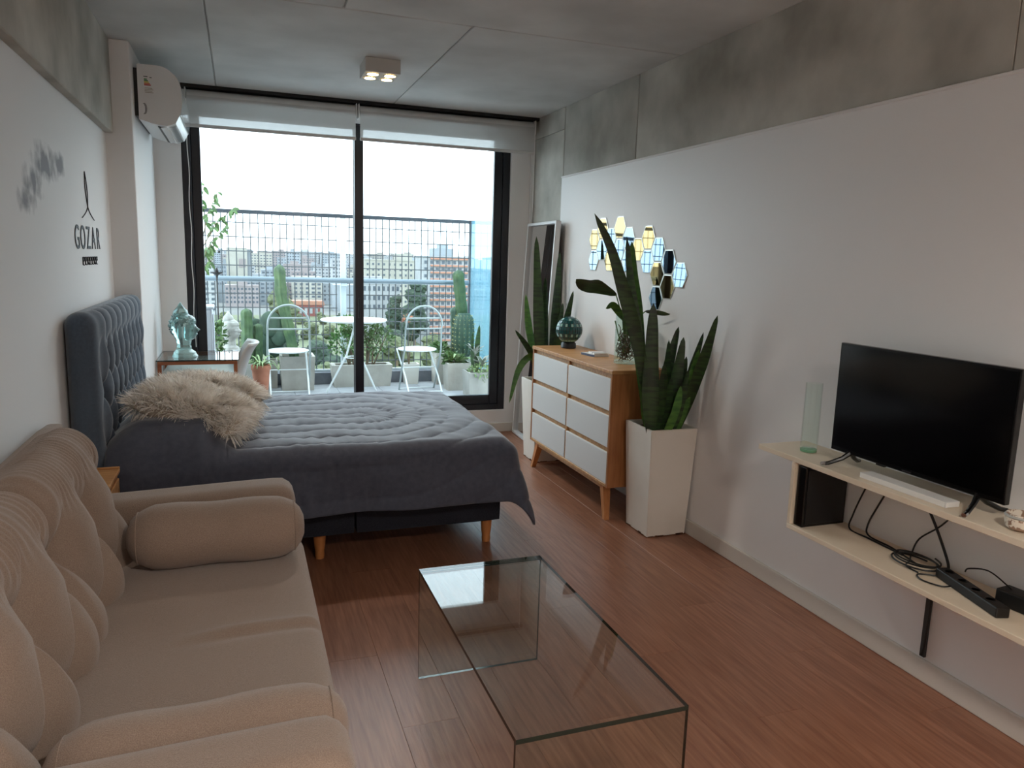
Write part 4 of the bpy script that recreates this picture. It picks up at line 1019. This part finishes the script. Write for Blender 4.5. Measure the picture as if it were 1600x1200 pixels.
branches(wp, (-.02, 0, .19), [(-.06, 0, .72), (-.02, .01, .6), (.03, 0, .66)], .006); leafball(wp, (-.05, 0, .74), (.05, .04, .07), 30, .035, 'terracotta', 31, 'blossom')
# right hand row of planters
cR = thing('potted_cactus', 'tall ribbed cactus with a round barrel cactus in a cement planter by the glass screen', 'cactus', (2.36, 8.22, TZ)); pot_box(cR, .30, .30, .33)
cactus_col(cR, [(.02, 0, .28), (.02, 0, .7), (-.02, 0, 1.05), (-.05, 0, 1.30)], .062, 5, 'cactus'); cactus_col(cR, [(-.05, .06, .28), (-.07, .06, .88)], .045, 6, 'cactus_dark')
b = BM(); lathe(b, [(.02, .30), (.095, .36), (.112, .50), (.112, .66), (.098, .76), (.06, .815), (.01, .82)], 64, (.0, -.10, 0), rfun=lambda u, z: 1 + .08 * math.cos(u * 2 * PI * 14)); bc = mesh('barrel_stem', b, 'cactus_dark', cR, smooth='all')
b = BM()
for k in range(14):
    for j in range(9):
        a = 2 * PI * k / 14; z = .42 + j * .046; rr = .118 * math.sqrt(max(.1, 1 - max(0, (z - .66) / .18) ** 2)); p = Vector((rr * math.cos(a), -.10 + rr * math.sin(a), z))
        for q in range(4): cyl(b, p, p + Vector((math.cos(a + rnd.uniform(-.6, .6)) * .02, math.sin(a + rnd.uniform(-.6, .6)) * .02, rnd.uniform(-.008, .016))), .0012, .0004, 3)
mesh('spines', b, 'cactus_spine', bc, kind='stuff')
cS = thing('planter_with_sedum', 'low green sedum in a cement planter at the end of the planter row', 'potted plant', (2.13, 8.30, TZ)); pot_box(cS, .14, .26, .36); leafball(cS, (0, 0, .40), (.08, .11, .07), 260, .05, 'leaf_bright', 40)
cA = thing('planter_with_aloe', 'pale striped agave with long leaves in a cement planter', 'potted plant', (2.22, 7.86, TZ)); pot_box(cA, .28, .22, .30, 'cement_pot'); rosette(cA, (.02, 0, .28), 9, .27, .04, 'leaf_pale', .7, 9, .3); leafball(cA, (-.04, .02, .32), (.11, .08, .08), 240, .06, 'leaf_bright', 41)
cB = thing('planter_with_succulents', 'grey pink rosette succulents spilling over a cement planter by the window frame', 'potted plant', (2.33, 7.45, TZ)); pot_box(cB, .27, .28, .26, 'cement_pot_dark')
rosette(cB, (.04, 0, .30), 22, .13, .035, 'leaf_grey', 1.1, 12, .0); rosette(cB, (-.02, .06, .42), 16, .10, .03, 'leaf_grey', 1.2, 13); leafball(cB, (.02, -.05, .25), (.14, .13, .09), 300, .04, 'leaf_pale', 43)
b = BM(); blade(b, [(.0, .05, .25), (.0, .05, .5), (.02, .05, .74)], .06, .3, 10); mesh('leaf', b, 'leaf_dark', cB, smooth=True)
b = BM(); blade(b, [(-.04, .06, .25), (-.05, .06, .45), (-.05, .06, .66)], .04, .3, 10); mesh('leaf', b, 'leaf_dark', cB, smooth=True)

# left hand group
pd = thing('stone_pedestal', 'pale cement block under the white stone Buddha head', 'pedestal', (-.10, 7.45, TZ))
mesh('block', box(BM(), -.11, .11, -.11, .11, 0, .48, .006, 2), 'cement_pot', pd); mesh('cap', box(BM(), -.12, .12, -.12, .12, .48, .51, .004, 2), 'cement_pot', pd)
buddha('stone_buddha', 'white stone Buddha head outside on a cement block', (-.10, 7.45, TZ + .5105), -.35, .86, 'stone_white', False)
gp = thing('potted_herb', 'bright green herb in a dark pot beside the stone Buddha head', 'potted plant', (-.27, 7.15, TZ)); b = BM(); lathe(b, [(.07, 0), (.09, .46), (.08, .46), (.075, .43), (.001, .43)], 20, cap=False); mesh('pot', b, 'terracotta', gp, smooth=True)
leafball(gp, (.03, 0, .66), (.10, .09, .19), 260, .055, 'leaf_bright', 50); branches(gp, (0, 0, .43), [(.02, 0, .66), (.06, .02, .72), (-.03, 0, .7)], .006)
fi = thing('ficus_tree', 'slender weeping fig rising above the railing at the window edge', 'tree', (-.40, 7.55, TZ)); b = BM(); lathe(b, [(.12, 0), (.16, .34), (.145, .34), (.14, .30), (.001, .30)], 24, cap=False); mesh('pot', b, 'cement_pot_dark', fi, smooth=True)
b = BM(); tube(b, [(0, 0, .3), (.02, 0, .8), (.05, 0, 1.3), (.09, .0, 1.62)], [.016, .014, .010, .006], 8); mesh('trunk', b, 'bark', fi, smooth=True)
for i, (p, q, n) in enumerate((((.07, 0, 1.45), (.24, 0, 1.97), 16), ((.05, 0, 1.3), (.12, -.02, 2.03), 14), ((.06, 0, 1.4), (.36, .03, 1.82), 22), ((.05, 0, 1.2), (.22, -.03, 1.55), 16), ((.04, 0, 1.1), (.17, 0, 1.35), 16), ((.05, 0, 1.25), (.30, 0, 1.66), 10))):
    P, Q = Vector(p), Vector(q); M_ = (P + Q) / 2 + Vector((-.02, 0, .05)); b = BM(); tube(b, [P, M_, Q], [.006, .004, .002], 5); br_ = mesh('branch', b, 'bark', fi, smooth=True)
    b = BM(); r = random.Random(60 + i)
    for k in range(n):
        t = r.uniform(.35, 1.02); p0 = P.lerp(M_, t * 2) if t < .5 else M_.lerp(Q, t * 2 - 1); d = Vector((r.uniform(-.6, .9), r.uniform(-.8, .8), r.uniform(-1.1, .35))).normalized()
        L = r.uniform(.05, .085); blade(b, [p0, p0 + d * L * .5, p0 + d * L + Vector((0, 0, -.012))], .028, .2, 5, oval, face=(r.uniform(-.5, .5), -1, .4))
    mesh('leaves', b, 'leaf_bright', br_, kind='stuff', smooth=True)
cs = thing('garden_torch', 'thin black iron torch stand with a shallow bowl by the railing', 'torch', (-.208, 7.72, TZ))
b = BM(); cyl(b, (0, 0, 0), (0, 0, 1.20), .007, n=8); mesh('pole', b, 'iron_black', cs); b = BM(); lathe(b, [(.008, 1.17), (.014, 1.20), (.055, 1.222), (.058, 1.228), (.02, 1.222), (.001, 1.215)], 20, cap=False); mesh('bowl', b, 'iron_black', cs, smooth=True)
b = BM(); lathe(b, [(.012, 1.215), (.018, 1.235), (.012, 1.255), (.002, 1.272)], 12); mesh('flame_guard', b, 'iron_black', cs, smooth=True); b = BM(); lathe(b, [(.09, 0), (.09, .012), (.02, .02)], 20); mesh('foot', b, 'iron_black', cs)
cu = thing('condenser_unit', 'white air conditioner condenser on the terrace behind the window frame', 'air conditioner', (-.52, 6.62, TZ))
mesh('cabinet', box(BM(), -.35, .30, -.14, .14, .38, .96, .012, 3), 'condenser_white', cu)
for k in range(9): mesh('side_fin', box(BM(), .30, .308, -.12 + k * .028, -.108 + k * .028, .42, .92, .001, 1), 'condenser_white', cu)
mesh('top_cover', box(BM(), -.36, .312, -.15, .15, .96, .985, .008, 2), 'condenser_white', cu)
for x in (-.28, .22): mesh('stand', box(BM(), x, x + .04, -.14, .14, 0, .38), 'rail_grey', cu)

# ------------------------------------------------------------------ the city below
GZ = -36.
for nm, cc in (('city_white', (196, 198, 200)), ('city_cream', (196, 193, 182)), ('city_grey', (152, 160, 168)), ('city_haze_pale', (176, 184, 192)), ('city_pink', (174, 164, 164)), ('city_warm', (180, 176, 168))):  # the pale bluish tone carries distance haze in its base colour
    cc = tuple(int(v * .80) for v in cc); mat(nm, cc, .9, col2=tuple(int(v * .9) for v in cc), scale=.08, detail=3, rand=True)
mat('city_orange', (160, 116, 98), .9); mat('city_red', (128, 76, 72), .9); mat('city_glass', (66, 76, 86), .4); mat('city_roof', (132, 122, 118), .95)
mat('tree_green', (66, 76, 54), .95, col2=(90, 96, 68), scale=.6, detail=6, rand=True); mat('tree_dark', (38, 52, 44), .95, col2=(54, 68, 54), scale=.6, detail=6, rand=True)
mat('park_grass', (96, 100, 76), .95, col2=(78, 88, 62), scale=.03, detail=6); mat('city_ground', (104, 104, 102), .95, col2=(88, 90, 88), scale=.02, detail=6)
mesh('ground', box(BM(), -900, 1600, 60, 3500, GZ - 1, GZ), 'city_ground', kind='structure')
mesh('park_lawn', box(BM(), -60, 160, 150, 480, GZ, GZ + .3), 'park_grass', kind='structure', label='green park below the terrace')
paneM = {}
FOOT = []
def clear_y(x0, x1, y, depth):
    while any(x0 < b_ + 1.5 and x1 > a_ - 1.5 and y < d_ + 1.5 and y + depth > c_ - 1.5 for a_, b_, c_, d_ in FOOT): y += 6
    return y
def pane(w_, h_):
    k = (round(w_, 2), round(h_, 2))
    if k not in paneM:
        o = mesh('window', box(BM(), -w_ / 2, w_ / 2, -.12, .1, -h_ / 2, h_ / 2), 'city_glass'); paneM[k] = o.data; bpy.data.objects.remove(o)
    return paneM[k]
def building(label, x0, x1, y, zt, m, depth=14, name='apartment_building', rows=0, cols=0, indiv=False, ww=.55, wh=.5, floor_h=None, bands=None, roof='tank', group=None):
    FOOT.append((x0, x1, y, y + depth)); t = thing(name, label, 'building', ((x0 + x1) / 2, y, GZ), group=group)
    W, H = (x1 - x0), zt - GZ
    mesh('walls', box(BM(), -W / 2, W / 2, 0, depth, 0, H), m, t)
    mesh('parapet', box(BM(), -W / 2 - .2, W / 2 + .2, -.2, depth + .2, H, H + .7), m, t)
    if roof == 'tank':
        rr = random.Random(int(x0 * 31 + y)); a = rr.uniform(-.3, .2) * W
        mesh('roof_house', box(BM(), a, a + W * .3, depth * .3, depth * .7, H + .7, H + rr.uniform(2.2, 4.5)), m, t)
    if rows:
        fh = floor_h or 3.0; b = None if indiv else BM()
        for r in range(rows):
            z = H - 1.9 - r * fh
            if z < 2: break
            for c in range(cols):
                x = -W / 2 + W * (c + .5) / cols
                if indiv: mesh('window', pane(W / cols * ww, fh * wh), None, t, loc=(x, 0, z))
                else: box(b, x - W / cols * ww / 2, x + W / cols * ww / 2, -.12, .05, z - fh * wh / 2, z + fh * wh / 2)
        if not indiv: mesh('windows', b, 'city_glass', t, kind='stuff')
    if bands:
        fh = floor_h or 3.0
        for r in range(rows + 1): mesh('balcony_band', box(BM(), -W / 2 + W * .16, W / 2, -.9, 0, H - .4 - r * fh - .35, H - .4 - r * fh + .35), bands, t)
    return t
tw = building('tall apartment block with orange balcony bands', 73, 93.2, 315, 1.6, 'city_white', 16, rows=12, cols=8, indiv=True, ww=.5, wh=.45, floor_h=2.9, bands='city_orange', roof='')
mesh('stair_tower', box(BM(), -4.6, 4.2, 4, 12, 37.6, 41.6), 'city_haze_pale', tw); mesh('tank_room', box(BM(), -1.8, 2.2, 5, 10, 41.6, 43.2), 'city_haze_pale', tw)
wb = building('long white building with three rows of dark windows', 50, 69.5, 346, -11.2, 'city_white', 12, rows=3, cols=9, indiv=True, ww=.5, wh=.5, floor_h=4.2, roof='')
mesh('roof_block', box(BM(), -9, 2, 3, 10, 25.4, 28.2), 'city_white', wb)
rb = building('low red painted house with white windows in the park', 29, 47.5, 470, -29.2, 'city_red', 10, name='house', roof=''); mesh('roof', prism(BM(), [(-9.8, 7.2), (9.8, 7.2), (9.2, 9.6), (-9.2, 9.6)], 'y', -.5, 10.5), 'city_orange', rb)
for k in range(6): mesh('window_surround', box(BM(), -8 + k * 3.0, -6.4 + k * 3.0, -.2, .05, 2.0, 5.2), 'city_white', rb)
cb = building('cream blank walled block with a purple mural panel', -9.5, 5.6, 625, 4.2, 'city_cream', 20, roof=''); mesh('mural', box(BM(), 1.4, 6.4, -.3, 0, 26, 32.5), 'city_pink', cb, label='small purple mural panel'); mesh('side_wing', box(BM(), 7.5, 11.0, 4, 20, 0, 40), 'city_grey', cb)
building('grey green flat block beside the cream blank block', -16, -9.6, 600, -8.0, 'city_grey', 16, rows=5, cols=4)
building('white block with stacked balconies behind the cactus', 36, 57, 575, -15.5, 'city_cream', 14, rows=6, cols=5, roof='')
building('pale warehouse block with a wide grey wall', 59.5, 76, 520, -19.0, 'city_haze_pale', 16, roof='')
building('low pink brick block with a dark roof near the railing torch', -10, 12, 552, -21.5, 'city_pink', 12, rows=4, cols=9)
building('narrow white block at the window edge by the torch', -24, -13.5, 480, -15.5, 'city_white', 12, rows=6, cols=3)
building('broad cream block behind the long white building', 66, 97, 428, -1.0, 'city_cream', 18, rows=8, cols=10, ww=.35, wh=.4)
building('pale tower with a lift house on the skyline', 47, 60, 838, 3.4, 'city_haze_pale', 16, rows=9, cols=5)
building('white terrace block left of the long white building', 72, 84, 640, -2, 'city_white', 14, rows=7, cols=5)
fr_ = random.Random(77); toned = ['city_white', 'city_cream', 'city_grey', 'city_haze_pale', 'city_pink', 'city_warm', 'city_white', 'city_haze_pale']
words = {'city_white': 'white', 'city_cream': 'cream', 'city_grey': 'grey', 'city_haze_pale': 'pale blue grey', 'city_pink': 'dull pink', 'city_warm': 'beige'}
ords = ['first', 'second', 'third', 'fourth', 'fifth', 'sixth', 'seventh', 'eighth', 'ninth', 'tenth', 'eleventh', 'twelfth', 'thirteenth', 'fourteenth', 'fifteenth', 'sixteenth', 'seventeenth', 'eighteenth', 'nineteenth', 'twentieth']
for row, (D, zlo, zhi, n) in enumerate(((590, -26, -17, 11), (680, -22, -9, 13), (760, -18, -4, 14), (880, -12, 2, 15), (1050, -8, 5, 16), (1350, -5, 7, 16))):
    xa, xb = -.075 * D - 8, .40 * D
    x = xa
    for k in range(n):
        wd_ = (xb - xa) / n * fr_.uniform(.75, 1.15); c = fr_.choice(toned); zt = fr_.uniform(zlo, zhi)
        rown = ['nearest', 'second', 'third', 'fourth', 'fifth', 'farthest'][row]
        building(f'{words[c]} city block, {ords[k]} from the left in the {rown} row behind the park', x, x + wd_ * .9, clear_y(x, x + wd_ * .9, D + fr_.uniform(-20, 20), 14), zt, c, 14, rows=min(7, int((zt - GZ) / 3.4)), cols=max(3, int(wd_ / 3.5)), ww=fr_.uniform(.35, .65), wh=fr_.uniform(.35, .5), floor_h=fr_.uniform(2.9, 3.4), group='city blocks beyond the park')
        x += (xb - xa) / n
b = BM()
for k in range(150):
    x = -220 + k * 8 + fr_.uniform(-4, 4); h = fr_.uniform(30, 44) + 8 * max(0, nz(k * .17)); box(b, x, x + fr_.uniform(6, 14), 1900, 1915, GZ, GZ + h)
mesh('far_skyline', b, 'city_haze_pale', kind='stuff', label='far skyline of countless small blocks in a haze tinted colour', cat='skyline')
tree_no = 0
def tree(label, x, y, r, h, m, seed):
    t = thing('park_tree', label, 'tree', (x, y, GZ + .3), group='trees in the park')
    b = BM(); cyl(b, (0, 0, 0), (0, 0, h * .55), r * .10, r * .05, 7); mesh('trunk', b, 'bark', t)
    b = BM(); rr = random.Random(seed)
    nb = 16 if h > 20 else 8
    for k in range(nb):
        f = (k + .5) / nb; a = rr.uniform(0, 6.28); q = rr.uniform(.1, .6) * r * (1.15 - .6 * f); c = Vector((q * math.cos(a), q * math.sin(a), h * (.16 + .72 * f))); s = r * rr.uniform(.42, .62) * (1.1 - .35 * f)
        n0 = len(b.verts); bmesh.ops.create_icosphere(b, subdivisions=3, radius=s, matrix=Matrix.Translation(c) @ Matrix.Diagonal((1, 1, .85, 1)))
        b.verts.ensure_lookup_table()
        for v in b.verts[n0:]:
            d = (v.co - c); v.co = c + d * (1 + .30 * nz(v.co.x * 1.1 / s * 2.2 + seed, v.co.y * 2.2 / s, v.co.z * 2.2 / s) + .18 * nz(v.co.x * 6 / s, v.co.y * 6 / s, v.co.z * 6 / s + seed))
    mesh('crown', b, m, t, fix=False)
tr = random.Random(3)
sp_t = []
for row, (y, n, x0, x1) in enumerate(((205, 9, -18, 80), (245, 9, -20, 92), (290, 9, -20, 105), (345, 8, -20, 50), (420, 8, -26, 70))):
    for k in range(n):
        x = x0 + (x1 - x0) * (k + .5) / n + tr.uniform(-1.5, 1.5); h = tr.uniform(6, 10) * (1 if row < 3 else .8)
        nm = ['closest', 'second', 'third', 'fourth', 'farthest'][row]
        tree(f'leafy park tree, {ords[k]} from the left in the {nm} tree row', x, y + tr.uniform(-8, 8), h * .62, h, 'tree_green' if tr.random() < .75 else 'tree_dark', row * 20 + k)
tree('tall dark green tree in front of the orange banded apartment block', 68.0, 308, 6.5, 30, 'tree_dark', 99)
tree('tall dark green tree beside the long white building', 63.5, 330, 5.0, 22, 'tree_dark', 98)
tree('pale green broad tree behind the tall cactus', 22, 440, 10, 20, 'tree_green', 97)
